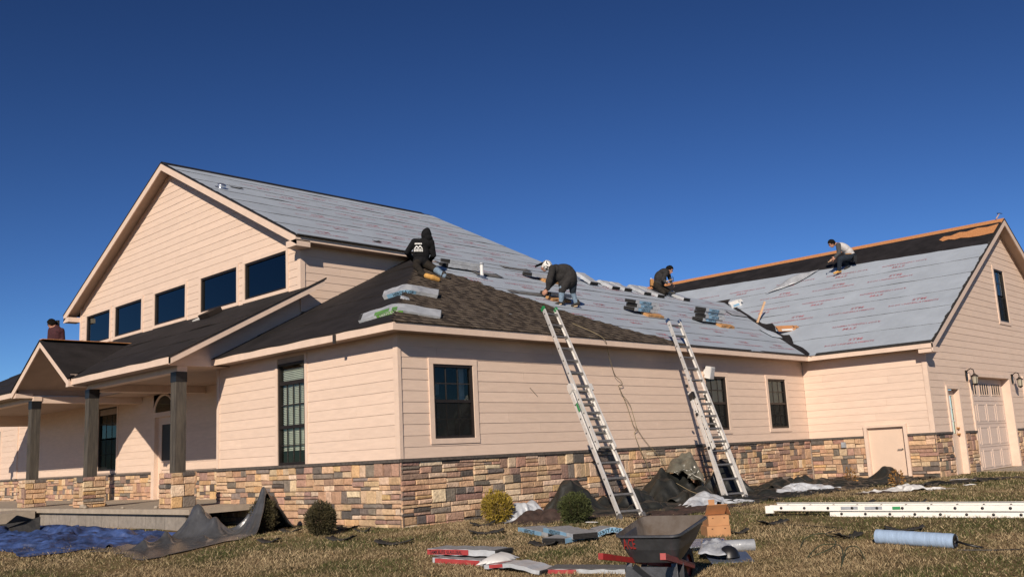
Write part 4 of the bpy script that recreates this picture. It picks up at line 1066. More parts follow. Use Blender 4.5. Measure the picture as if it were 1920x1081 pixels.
level_stack(11.78, 1.62, 4, ['lowest of four blue lettered bundles nearest the valley', 'second from bottom of four blue lettered bundles nearest the valley', 'third from bottom of four blue lettered bundles nearest the valley', 'topmost of four blue lettered bundles nearest the valley'], 'tan foam block under the four bundles nearest the valley', seed=17, foamdx=.55, lift=.05)
level_stack(6.35, 2.18, 1, ['small white bundle at the bending worker\'s hands'], 'tan foam block below the bending worker\'s front foot', seed=23, foamdx=-.05, ln=.7, txt=False)
level_stack(7.75, 3.85, 1, ['white ended bundle behind the bending worker\'s arms'], 'tan foam block behind the bending worker\'s hands', seed=27, foamdx=.25, txt=False)
level_stack(4.95, 3.72, 2, ['lower of two opened bundles left of the white vent pipe', 'upper of two opened bundles left of the white vent pipe'], None, seed=31, foamdx=.1, lift=.02, txt=False)
p = southp(10.15, 4.30, .02); bundle('white bundle jutting over the low ridge behind the bending worker', [p-US*.28+NS*.01, p+US*.30+NS*.10], X_, w=.34, t=.085, seed=35, side=-1, group='bundles laid over the low ridge')
# bundles hung over the low ridge
zrl = zs(YLOW)
for i, (x, y, lab) in enumerate(((10.95, 3.92, 'first bundle hung over the low ridge from the bending worker'), (11.52, 3.93, 'second bundle hung over the low ridge from the bending worker'), (12.25, 3.80, 'third bundle hung over the low ridge, left of the crouching worker'), (12.82, 3.74, 'fourth bundle hung over the low ridge, at the crouching worker\'s feet'), (14.2, 3.78, 'bundle hung over the low ridge right of the crouching worker'))):
    dx = .12*math.sin(i*2.3)
    bundle(lab, [southp(x, y, .018), southp(x-dx*.5, YLOW-.12, .02)+Z_*.0, Vector((x-dx, YLOW+.0, zrl+.03)), Vector((x-dx*1.4, YLOW+.35, zrl-.35*SL+.03))], X_, w=.34, t=.085, seed=41+i, group='bundles laid over the low ridge')
# loose flat shingles on the slope
def loose(label, c, ax, ay, nrm, m='slate', nm='loose_shingle', cat='shingle', th=.006, grp='loose shingles lying about', curl=.02):
    c = Vector(c); ax = Vector(ax); ay = Vector(ay); nrm = Vector(nrm); rows = []
    for j in range(4): rows.append([c+ax*(i/4-1)+ay*(j/1.5-1)+nrm*(th+curl*abs(i/4-1)**2*(1 if (i+j) % 2 else .8)+curl*.4*noise.noise(Vector((c.x*3+i, c.y*3+j, 0)))) for i in range(9)])
    mb = MB(); mb.grid(rows, flip=ax.cross(ay).dot(nrm) < 0); o = mb.build(nm, m); s_ = o.modifiers.new('thickness', 'SOLIDIFY'); s_.thickness = th; s_.offset = 0
    return tag(o, label, cat, grp)
loose('dark flat shingle lying right of the opened bundles by the vent pipe', southp(5.55, 3.5, .016), X_*.42, US*.14, NS)
loose('dark shingle strip lying above the bending worker\'s head', southp(7.7, 4.6, .016), X_*.5, US*.1, NS)
loose('dark shingle strip lying left of the bending worker\'s foam block', southp(5.5, 2.25, .016), X_*.55, US*.09, NS)
loose('small dark scrap high on the main roof near the gable', southp(2.35, 9.1, .016), X_*.18, US*.05, NS, 'scrap')
loose('small dark scrap at the tall eave left of the hooded worker', southp(3.75, 5.25, .016), X_*.10, US*.06, NS, 'scrap')
# white vent pipe and small round vent
rt = empty('vent_pipe', southp(5.13, 3.22), 'white plastic vent pipe standing on the grey roof', 'vent pipe')
mb = MB(); b = southp(5.13, 3.22); mb.tube([b-Z_*.05, b+Z_*.34], .042, 14, caps=False); mb.tube([b+Z_*.34, b-Z_*.02], .036, 14, caps=False); mb.build('pipe', 'white', rt)
mb = MB(); mb.lathe(b+Z_*.30, [(.036, 0), (.056, .0), (.058, .03), (.050, .045), (.036, .045)], 14); mb.build('pipe_cap', 'plastg', rt)
mb = MB(); mb.lathe(b+NS*.012, [(.14, 0), (.10, .006), (.06, .03), (.046, .05)], 14, NS); mb.build('flashing_boot', 'lead', rt)
rt = empty('round_roof_vent', southp(1.75, 8.75), 'small domed metal vent at the rake edge high on the main roof', 'roof vent')
mb = MB(); b = southp(1.75, 8.75); mb.lathe(b, [(.16, .014), (.12, .02), (.09, .05), (.11, .07), (.10, .10), (.05, .12), (0, .125)], 14, NS); mb.build('dome', 'galv', rt)
# box vent on the porch roof under the gable windows
q = Vector((1.30, 8.35, zp(1.30))); rt = empty('box_vent', q, 'dark box vent on the porch roof below the gable windows', 'roof vent')
mb = MB(); mb.obox(q+NPO*.07, Vector((.17, 0, .17*SP)), Y_*.22, NPO*.055); mb.build('vent_hood', 'frame', rt)
mb = MB(); mb.obox(q+NPO*.02+Y_*.42, Vector((.12, 0, .12*SP)), Y_*.25, NPO*.015); mb.build('vent_flange', 'white', rt)
# folded plastic, stick, open cartons in the valley
def gp(x, y, h=0.0): return Vector((x, y, zg(x)))+NGA*h
UG = Vector((1, 0, SG)).normalized()
sheet('plastic_sheet', 'grey plastic sheet flapping on the garage slope', 'plastic sheet', [gp(17.50, 2.95, .02), gp(17.95, 2.05, .02), gp(18.72, 1.62, .02), gp(18.45, 2.25, .02)], 'plastg', (18, 10), .035, 5, hump=.13, up=NGA)
mb = MB(); b = gp(15.55, 2.25, .02); t_ = on_gar(1420, 580, .45); mb.bar(b, Vector((15.75, 2.05, b.z+.62)), .035, .06); tag(mb.build('wooden_stick', 'wood'), 'short wooden stick standing up in the valley', 'stick')
def carton(label, c, ax, ay, az, mats=('card', 'wrapo'), grp='cartons in the valley'):
    c = Vector(c); ax = Vector(ax); ay = Vector(ay); az = Vector(az); rt = empty('carton', c, label, 'carton', grp)
    mb = MB(); th = .06
    for s in (-1, 1):
        mb.obox(c+ay*s+az, ax, ay*th, az); mb.obox(c+ax*s*.97+az, ax*.03, ay*.93, az*.985)
    mb.obox(c+az*.05, ax*.95, ay*.95, az*.05); mb.build('body', mats[0], rt)
    mb = MB(); mb.obox(c-ay*1.07+az*1.0, ax*.6, ay*.01, az*.6); mb.build('label', mats[1], rt)
    mb = MB(); mb.obox(c+ax*1.25+az*1.9, ax*.28, ay*.9, az*.03); mb.build('flap', mats[0], rt)
    return rt
carton('opened white carton with orange inside at the top of the valley', gp(17.0, 3.75, .04), Vector((.13, -.105, .05)), Vector((.12, .15, .1))*.55, NGA*.06, ('white', 'wrapb'))
carton('opened cardboard carton lying low in the valley', gp(14.75, .92, .05), Vector((.18, -.18, .0)), Vector((.075, .075, .05)), NGA*.045, ('card', 'white'))
sheet('folded_underlayment', 'folded back flap of grey underlayment beside the valley', 'underlayment', [southp(15.0, 2.75, .02), southp(15.9, 2.75, .02), southp(16.2, 3.2, .02), southp(15.4, 3.3, .02)], 'plastg', (12, 8), .02, 8, hump=.06, up=NS)
sheet('folded_underlayment', 'folded corner of underlayment low beside the valley', 'underlayment', [southp(13.9, .95, .02), southp(14.5, .85, .02), southp(14.75, 1.5, .02), southp(14.3, 1.55, .02)], 'under', (12, 8), .015, 9, hump=.05, up=NS)

# ------------------------------------------------------------------ ladders
def ladder(name, label, FL, FR, EL, ER, ext, split, tipm, group, style='ext'):
    """two-section ladder; FL/FR feet, EL/ER eave contacts, ext = how far past the eave (fraction)"""
    FL, FR, EL, ER = map(Vector, (FL, FR, EL, ER)); rt = empty(name, (FL+FR)/2, label, 'ladder', group)
    TL = FL+(EL-FL)*(1+ext); TR = FR+(ER-FR)*(1+ext); ax = (TL-FL).normalized(); H = (TL-FL).length
    wd = ((FR-FL)+(TR-TL)).normalized(); nr = ax.cross(wd).normalized()
    if nr.z < 0: nr = -nr
    def rail(P, Q, off, nm, s):
        """channel rail: web and two flanges"""
        a = P+nr*off; b = Q+nr*off; mb = MB(); mb.bar(a, b, .008, .075, nr); mb.bar(a-wd*s*.012+nr*.034, b-wd*s*.012+nr*.034, .028, .006, nr); mb.bar(a-wd*s*.012-nr*.034, b-wd*s*.012-nr*.034, .028, .006, nr); return mb.build(nm, 'alu', rt)
    secs = [(0, split, -.045, .0), (split-.32, 1.0, .045, .035)]
    for si, (a, b, off, ins) in enumerate(secs):
        for P, Q, s in ((FL, TL, -1), (FR, TR, 1)):
            rl = rail(P.lerp(Q, a)-wd*s*ins, P.lerp(Q, b)-wd*s*ins, off, 'rail', s)
        n = int(H*(b-a)/.305)
        for k in range(n):
            t = a+(k+.5)*(b-a)/n; c0 = FL.lerp(TL, t)+nr*off+wd*ins; c1 = FR.lerp(TR, t)+nr*off-wd*ins
            mb = MB(); mb.bar(c0, c1, .036, .034, nr); mb.build('rung', 'alud', rt)
            for s, c in ((-1, c0), (1, c1)):
                mb = MB(); mb.lathe(c+wd*s*.003, [(.015, 0), (.015, .006), (0, .007)], 8, wd*s); mb.build('rung_end', 'blackpl', rt)
    for P in (TL+wd*.035, TR-wd*.035):
        mb = MB(); mb.bar(P+nr*.045-ax*.05, P+nr*.045+ax*.02, .04, .09, nr); mb.build('end_cap', tipm, rt)
    for P, s in ((FL, -1), (FR, 1)):
        mb = MB(); mb.bar(P-nr*.045-ax*.02, P-nr*.045+ax*.10, .05, .10, nr); mb.build('foot', 'alud', rt)
        c = FL.lerp(TL, split-.03) if s < 0 else FR.lerp(TR, split-.03)
        mb = MB(); mb.bar(c+wd*s*.0-ax*.07, c+wd*s*.0+ax*.07, .06, .13, nr); mb.build('guide_bracket', 'alu' if style == 'ext' else 'blackpl', rt)
    if style != 'ext':
        for s, (P, Q) in ((-1, (FL, TL)), (1, (FR, TR))):
            a = P.lerp(Q, .02)-nr*.05; b = P.lerp(Q, .5)-nr*.05
            mb = MB(); mb.bar(a+wd*s*.06-Z_*.0, P.lerp(Q, .44)+wd*s*.012, .010, .07, nr); mb.build('outer_rail', 'alu', rt)
            for t in (.26, .44, .60): mb = MB(); c = P.lerp(Q, t)+wd*s*.03; mb.lathe(c, [(.03, 0), (.034, .02), (.02, .035), (0, .036)], 10, wd*s); mb.build('lock_knob', 'blackpl', rt)
    else:
        c = TL.lerp(FL, .5); mb = MB(); mb.bar(FL.lerp(TL, .46)-wd*.006+nr*.0, FL.lerp(TL, .50)-wd*.006, .004, .05, nr); mb.build('sticker', 'green', rt)
ladder('extension_ladder', 'aluminium ladder with green tips leaning at the near eave', (1.95, -2.74, -.17), (2.32, -2.90, -.17), (3.13, -.47, 2.97), (3.53, -.52, 2.97), .155, .60, 'green', 'ladders leaning on the eave')
ladder('articulated_ladder', 'aluminium ladder with dark tips leaning at the eave beside the windows', (5.70, -2.30, -.16), (6.14, -2.42, -.16), (7.03, -.47, 2.97), (7.50, -.52, 2.97), .17, .57, 'bluepl', 'ladders leaning on the eave', 'art')
def flat_ladder():
    P0 = gnd(1556, 969); d_ = gnd(1920, 971)-P0; d_.z = 0; d_.normalize(); A = P0-d_*.80; B = P0+d_*3.3; s_ = Vector((-d_.y, d_.x, 0)); s_ = s_ if s_.dot(FW) > 0 else -s_
    rt = empty('extension_ladder', A, 'white extension ladder lying flat on the grass at the right', 'ladder')
    z0 = gz(A.x, A.y)
    for sec, (P, Q, zz) in enumerate(((A, B, .128), (P0, P0+d_*4.3, .045))):
        P = Vector((P.x, P.y, 0)); Q = Vector((Q.x, Q.y, 0)); n = int((Q-P).length/.305)
        for k in (0, 1):
            a = P+s_*(.0+.42*k+(.03 if sec else 0)); b = Q+s_*(.42*k+(.03 if sec else 0)); a = Vector((a.x, a.y, gz(a.x, a.y)+zz)); b = Vector((b.x, b.y, gz(b.x, b.y)+zz))
            mb = MB(); mb.bar(a, b, .006, .078); mb.bar(a+Z_*.037+s_*.012*(1-2*k), b+Z_*.037+s_*.012*(1-2*k), .03, .005); mb.bar(a-Z_*.037+s_*.012*(1-2*k), b-Z_*.037+s_*.012*(1-2*k), .03, .005); mb.build('rail', 'whitefib', rt)
            if k == 0: near = (a, b)
            else: far = (a, b)
        for i in range(n):
            t = (i+.5)/n; c0 = near[0].lerp(near[1], t); c1 = far[0].lerp(far[1], t); mb = MB(); mb.tube([c0, c1], .016, 8); mb.build('rung', 'alud', rt)
            mb = MB(); mb.lathe(c0-s_*.003, [(.019, 0), (.019, .006), (0, .007)], 8, -s_); mb.build('rung_end', 'blackpl', rt)
        if sec == 0:
            mb = MB(); c = near[0]; mb.bar(c-d_*.06-Z_*.02, c+d_*.05-Z_*.02, .05, .10); mb.build('foot', 'whitefib', rt)
            for t, w_, m_ in ((.26, .22, 'plastg'), (.335, .22, 'plastg'), (.405, .10, 'green')):
                c = near[0].lerp(near[1], t)-s_*.004; mb = MB(); mb.bar(c-d_*w_/2, c+d_*w_/2, .003, .04); mb.build('sticker', m_, rt)
flat_ladder()

# ------------------------------------------------------------------ wheelbarrow
def wheelbarrow():
    o = at(1240, 1005, 8.3); O = Vector((o.x, o.y, gz(o.x, o.y)))
    KS = .86; az = math.radians(17); D = Vector((math.cos(az), math.sin(az), 0)); S = Vector((D.y, -D.x, 0))     # forward (wheel end), right
    p = lambda a, b, z: O+(S*a+D*b+Z_*z)*KS
    rt = empty('wheelbarrow', O, 'worn grey wheelbarrow with red handles standing on the grass', 'wheelbarrow')
    # tray: rim and floor loops with rounded corners
    def loop(hw0, hw1, b0, b1, z0, z1, rad, n=6):
        P = []; cs = [(hw0-rad, b0+rad, -90), (hw1-rad, b1-rad, 0), (-hw1+rad, b1-rad, 90), (-hw0+rad, b0+rad, 180)]
        for (a, b, st) in cs:
            for i in range(n):
                q = math.radians(st+90*i/(n-1)); x = a+rad*math.cos(q); y = b+rad*math.sin(q); t = (y-b0)/(b1-b0); P.append(p(x, y, z0+(z1-z0)*t))
        return P
    rim = loop(.33, .36, -.47, .50, .62, .735, .10); rim2 = loop(.345, .375, -.485, .515, .615, .73, .11); lipd = loop(.345, .375, -.485, .515, .597, .712, .11)
    mid = loop(.29, .28, -.40, .36, .47, .52, .09); flo = loop(.235, .17, -.30, .20, .34, .34, .07)
    k = len(rim); mb = MB()
    def band(A, B, mi): 
        n = len(mb.v); mb.add(A+B, [(i, (i+1) % k, k+(i+1) % k, k+i) for i in range(k)], mi, True)
    band([q-Z_*.0 for q in flo], mid, 0); band(mid, rim, 0); band(rim, rim2, 0); band(rim2, lipd, 0)
    mb.add(flo, [tuple(range(k-1, -1, -1))], 0); tray = mb.build('tray', 'tray', rt)
    mb = MB(); inn = [Vector(q)+Z_*.006 for q in flo]; c = sum(inn, Vector())/k
    sh = lambda L_, f: [c+(q-c)*f+Z_*((q-c).z*(1-f)) for q in L_]
    A = sh(flo, .97); B = sh(mid, .975); C = sh(rim, .985)
    A = [q+Z_*.006 for q in A]
    mb.add(A, [tuple(range(k))], 0); mb.add(A+B, [(k+i, k+(i+1) % k, (i+1) % k, i) for i in range(k)], 0, True); mb.add(B+C, [(k+i, k+(i+1) % k, (i+1) % k, i) for i in range(k)], 0, True); mb.build('tray_lining', 'rust', tray)
    # handles: from the grips (near us) to the wheel axle
    for s in (-1, 1):
        mb = MB(); g = p(s*.31, -.92, .47); f = p(s*.10, .68, .19); mb.bar(g.lerp(f, .12), f, .04, .045); h = mb.build('handle', 'redp', rt)
        mb = MB(); mb.bar(g, g.lerp(f, .12), .046, .050); mb.build('grip', 'redp', h)
        m_ = MB(); cc = g.lerp(f, .30); t_ = (f-g).normalized(); put_text(m_, '178', cc-S*.0215+Z_*.004, t_, Z_, .075, .028); m_.build('lettering', 'inkw', h)
        mb = MB(); a = p(s*.23, -.36, .34); b = p(s*.27, -.44, .0); mb.bar(a, b, .05, .012, D); mb.bar(b, p(s*.25, -.22, .0), .05, .012, Z_); mb.bar(p(s*.25, -.22, 0), p(s*.19, -.02, .30), .05, .012, D); mb.build('leg', 'tray', rt)
    mb = MB(); mb.obox(p(0, -.395, .20), S*.225, D*.006, Z_*.095); mb.build('leg_plate', 'tray', rt)
    mb = MB(); mb.bar(p(-.17, -.412, .32), p(.13, -.425, .10), .012, .045, D.cross(p(.13, -.42, .1)-p(-.17, -.41, .32))); mb.build('cross_brace', 'blackpl', rt)
    # wheel
    w = empty_part = None
    mb = MB(); c = p(0, .70, .195); mb.lathe(c-S*.05, [(.10, 0), (.165, .0), (.19, .02), (.195, .05), (.19, .08), (.165, .10), (.10, .10)], 24, S); ty = mb.build('tyre', 'tyre', rt)
    mb = MB(); mb.lathe(c-S*.04, [(.02, -.02), (.03, 0), (.10, .015), (.11, .0), (.11, .08), (.10, .065), (.03, .08), (.02, .10)], 20, S); mb.build('rim', 'redp', ty)
    mb = MB(); mb.tube([p(-.12, .70, .195), p(.12, .70, .195)], .012, 8); mb.build('axle', 'tray', rt)
    # red painted mark on the left flank of the tray
    tb = MB(); a = (mid[2*6+3]+0*Z_); 
    nL = p(-.36, -.05, .55); put_text(tb, 'ACE', p(-.323, -.22, .565), -D, Vector((-S*.16+Z_).normalized()), .14, .10)
    tb.build('lettering', 'redp', tray)
    # the same red mark on the near panel
    tb = MB(); put_text(tb, 'ACE', p(-.19, -.448, .535), S, (Z_-D*.45).normalized(), .11, .10); tb.build('lettering', 'redp', tray)
wheelbarrow()

# ------------------------------------------------------------------ ground bundles and litter
def gp0(u, v, h=0.0):
    q = gnd(u, v); return Vector((q.x, q.y, q.z+h))
def flatdir(a, b):
    d_ = b-a; d_.z = 0; return d_.normalized()
a = gp0(800, 1050, .062); b = gp0(927, 1057, .062); wd = flatdir(a, b); wd = Vector((-wd.y, wd.x, 0))
bundle('red labelled shingle bundle on top, lying on the front lawn', [a+wd*.2, (a+b)/2+wd*.2+Z_*.012, b+wd*.2+Z_*.015], wd, w=.36, t=.065, wrap='wrap', band='wrapr', text=[('TAMKO', -.38, .16, .045, 'ink'), ('ELITE GLASS-SEAL', -.15, .33, .04, 'ink')], bandr=(-.5, .12), topm='slateg', seed=51, side=-1 if wd.dot(FW) > 0 else 1, group='red bundles on the lawn')
a2 = gp0(806, 1056, .0); b2 = gp0(905, 1062, .0)
bundle('lower red labelled bundle under the other on the front lawn', [a2+wd*.22, b2+wd*.22], wd, w=.34, t=.06, band='wrapr', bandr=(-.45, .4), topm='slateg', seed=52, side=-1, group='red bundles on the lawn')
a = gp0(905, 1072, .01); b = gp0(1012, 1079, .01); wd2 = flatdir(a, b); wd2 = Vector((-wd2.y, wd2.x, 0))
bundle('torn white and red bundle with its wrapper ripped open on the lawn', [a+wd2*.2+Z_*.02, (a+b)/2+wd2*.18+Z_*.05, b+wd2*.16], wd2, w=.34, t=.04, wrap='wrap', band='wrapr', bandr=(-.40, -.15), seed=53, side=-1, top=.8, group='red bundles on the lawn')
sheet('torn_wrapper', 'crumpled white wrapper beside the red bundles on the lawn', 'wrapper', [gp0(896, 1066), gp0(950, 1064), gp0(975, 1054), gp0(925, 1050)], 'white', (14, 10), .05, 12, hump=.06, jag=.3)
a = gp0(1026, 1075, .0); b = gp0(1172, 1076, .0); wd3 = flatdir(a, b); wd3 = Vector((-wd3.y, wd3.x, 0))
bundle('flat grey topped bundle with white and red edge lying left of the wheelbarrow', [a+wd3*.17, b+wd3*.17], wd3, w=.33, t=.045, wrap='wrap', band='wrapr', bandr=(-.5, -.12), seed=54, side=-1, group='red bundles on the lawn')
mb = MB(); mb.prism([a+Z_*.048+wd3*.01, b+Z_*.048+wd3*.01, b+Z_*.048+wd3*.33, a+Z_*.048+wd3*.33], Z_*.006); tag(mb.build('loose_shingle', 'slate'), 'grey shingle on top of the white and red edged bundle', 'shingle', 'loose shingles lying about')
# three blue bundles in a heap
def gb(u0, v0, u1, v1, h, lab, seed, bend=0.0, t=.065):
    a = gp0(u0, v0, h); b = gp0(u1, v1, h); w_ = flatdir(a, b); w_ = Vector((-w_.y, w_.x, 0)); w_ = w_ if w_.dot(FW) > 0 else -w_
    bundle(lab, [a+w_*.17, (a+b)/2+w_*.17+Z_*bend, b+w_*.17], w_, w=.34, t=t, band='wrapb', bandr=(-.5, .3), topm='slateg', text=[('HERITAGE', -.1, .34, .05, 'ink')], seed=seed, side=-1, group='blue bundles heaped on the lawn')
gb(972, 996, 1028, 1008, .0, 'leftmost of the blue wrapped bundles heaped on the lawn', 61)
gb(1020, 1006, 1075, 1020, .06, 'middle blue wrapped bundle resting on the heap on the lawn', 62)
gb(1060, 1022, 1130, 1004, .02, 'front blue wrapped bundle of the heap on the lawn', 63)
gb(1118, 1008, 1176, 1002, .0, 'rightmost blue wrapped bundle, bent, behind the wheelbarrow', 64, bend=.05)
for i, (u, v, s, lab) in enumerate(((740, 1020, 1, 'black felt scrap on the lawn left of the red bundles'), (912, 1000, 1.0, 'dark shingle scrap on the lawn in front of the yellow shrub'), (905, 985, .8, 'crumpled black scrap under the yellow shrub'), (1020, 1023, .7, 'small dark scrap in front of the blue bundles'), (650, 993, .7, 'dark scrap right of the round bush by the wall'), (545, 998, .7, 'dark scrap at the right end of the silver tarp'), (505, 1017, .6, 'dark scrap in the grass in front of the tarp'), (640, 1013, .8, 'dark felt scrap in the grass between bush and corner'), (680, 997, .5, 'small scrap lying near the stone corner'), (1385, 1000, .5, 'dark scrap right of the cardboard boxes'), (1450, 983, .8, 'long black scrap on the lawn left of the blue roll'), (1592, 1008, .6, 'dark scrap left of the pale blue roll'), (1697, 995, .9, 'thin black scrap behind the pale blue roll'), (1620, 945, .7, 'black scrap behind the lying ladder'), (1722, 943, .5, 'small black scrap behind the middle of the lying ladder'))):
    c = gp0(u, v, .008); q = RND.uniform(-.4, .4); d1 = Vector((RT0.x*math.cos(q)-RT0.y*math.sin(q), RT0.y*math.cos(q)+RT0.x*math.sin(q), 0)); d2 = Vector((-d1.y, d1.x, 0))
    loose(lab, c, d1*.24*s, d2*.16*s*RND.uniform(.7, 1.3), Z_, 'scrap', 'felt_scrap', 'scrap', .008, 'scraps on the lawn', curl=.05)
def small_lit(u, v, lab, m='white', s=.09):
    sheet('paper_scrap', lab, 'paper', [gp0(u, v)-RT0*s, gp0(u, v)+RT0*s, gp0(u, v)+RT0*s+Vector((FW.x, FW.y, 0))*s, gp0(u, v)-RT0*s+Vector((FW.x, FW.y, 0))*s*1.2], m, (6, 5), .025, u*.1, jag=.3, group='paper litter')
small_lit(1110, 982, 'white paper scrap in the grass beside the dark green bush'); small_lit(1822, 911, 'white scrap in the grass before the garage door', s=.12); small_lit(1535, 905, 'tiny white scrap on the black cloth by the dry plants', s=.06); small_lit(1812, 901, 'pale paper sheet at the garage apron', 'plast', .25)

# cardboard boxes
def boxthing(label, c, ax, ay, h, top='open', grp='cardboard boxes on the lawn'):
    c = Vector(c); rt = empty('cardboard_box', c, label, 'box', grp); ax = Vector(ax); ay = Vector(ay); az = Z_*h/2; c = c+az
    mb = MB(); mb.obox(c, ax, ay, az); body = mb.build('body', 'card', rt)
    mb = MB()
    for s in (-.55, .55): mb.obox(c+ax*s-ay*1.004+az*.5, ax*.07, ay*.004, az*.10)
    mb.build('hand_hole', 'cardd', body)
    mb = MB(); put_text(mb, 'NAILS', c-ay*1.012-az*.1, ax.normalized(), Z_, .14, .03); 
    if top == 'open':
        f = MB(); f.obox(c-ay*.45+az*1.0+Z_*.07, ax*.97, (ay*.55-Z_*.06), Vector((0, 0, .003))); f.build('flap', 'card', rt)
        f = MB(); f.obox(c+ax*1.0+az*1.0+Z_*.05+ax*.12, (ax*.12-Z_*.05), ay*.95, Vector((0, 0, .003))); f.build('flap', 'card', rt)
        f = MB(); f.obox(c+ay*.9+az+Z_*.09, ax*.3, ay*.02, Z_*.09); f.build('flap', 'card', rt)
    return rt
c = gp0(1350, 1006); d1 = (RT0*.97+Vector((FW.x, FW.y, 0))*.1).normalized(); d2 = Vector((-d1.y, d1.x, 0))
boxthing('lower cardboard box of the two stacked on the lawn', c+d2*.16, d1*.145, d2*.14, .13, 'shut'); boxthing('upper cardboard box with open flaps stacked on the lawn', c+d2*.16+Z_*.132+d1*.012, d1*.13, d2*.125, .12)
# galvanised vent parts, clear bag, flashing
q = gp0(1325, 1035); rt = empty('galvanised_vent', q, 'shiny galvanised roof vent with round hole behind the wheelbarrow', 'roof vent', None)
f_ = Vector((FW.x, FW.y, 0)).normalized()
mb = MB(); mb.obox(q+Z_*.09+f_*.15, RT0*.27, (f_*.22+Z_*.02), Z_*.006); mb.build('plate', 'galv', rt)
mb = MB(); mb.lathe(q+Z_*.10+f_*.13+RT0*.1, [(.13, 0), (.125, .03), (.10, .032), (.10, -.02)], 20); mb.build('collar', 'galv', rt)
mb = MB(); mb.lathe(q+Z_*.102+f_*.13+RT0*.1, [(.099, 0), (0, 0.001)], 20); mb.build('opening', 'blackpl', rt)
mb = MB(); mb.obox(q+Z_*.04+f_*.05-RT0*.05, RT0*.2, f_*.012, Z_*.045); mb.build('skirt', 'galv', rt)
q = gp0(1372, 1052); rt = empty('pipe_flashing', q, 'blue grey flashing plate with dark shiny dome on the lawn', 'flashing')
mb = MB(); mb.obox(q+Z_*.03+f_*.12, RT0*.22, (f_*.17+Z_*.03), Z_*.005); mb.build('plate', 'lead', rt)
mb = MB(); mb.lathe(q+Z_*.035+f_*.12, [(.115, 0), (.105, .05), (.075, .09), (.035, .112), (0, .118)], 20); mb.build('dome', 'blackpl', rt)
mb = MB(); a = gp0(1350, 1040, .07)+f_*.2; mb.tube([a, a+RT0*.42-f_*.02], .065, 16, caps=False); mb.tube([a+RT0*.42, a], .06, 16, caps=False); o_ = mb.build('vent_tube', 'plastg'); tag(o_, 'grey metal tube lying behind the domed flashing', 'tube')
sheet('plastic_bag', 'clear crinkled plastic bag around the vent parts', 'plastic bag', [gp0(1310, 1052), gp0(1362, 1056), gp0(1375, 1035), gp0(1318, 1028)], 'plast', (20, 14), .07, 21, hump=.05, scale=6)
# pale blue roll
a = gp0(1640, 1020); b = gp0(1788, 1030); d_ = flatdir(a, b); s_ = Vector((-d_.y, d_.x, 0)); s_ = s_ if s_.dot(FW) > 0 else -s_; rr = .078
rt = empty('underlayment_roll', a, 'pale blue roll of underlayment lying on the grass', 'roll'); a = a+Z_*rr+s_*rr; b = b+Z_*rr+s_*rr
mb = MB(); n = 20; pts = [a.lerp(b, i/n) for i in range(n+1)]; mb.tube(pts, [rr*(1+.02*math.sin(i*2.1)) for i in range(n+1)], 20, caps=False); mb.build('wrapped_sheet', 'rollb', rt)
mb = MB(); mb.lathe(b, [(rr, -.003), (.07, .001), (.03, .001), (.028, -.05)], 20, d_); mb.lathe(a, [(.028, .05), (.03, -.001), (rr, .003)], 20, d_); mb.build('roll_end', 'blackpl', rt)
mb = MB(); mb.tube([b+d_*.01, b+d_*.12-Z_*.03, b+d_*.26-Z_*.06+s_*.02], .012, 6); mb.build('loose_strap', 'blackpl', rt)

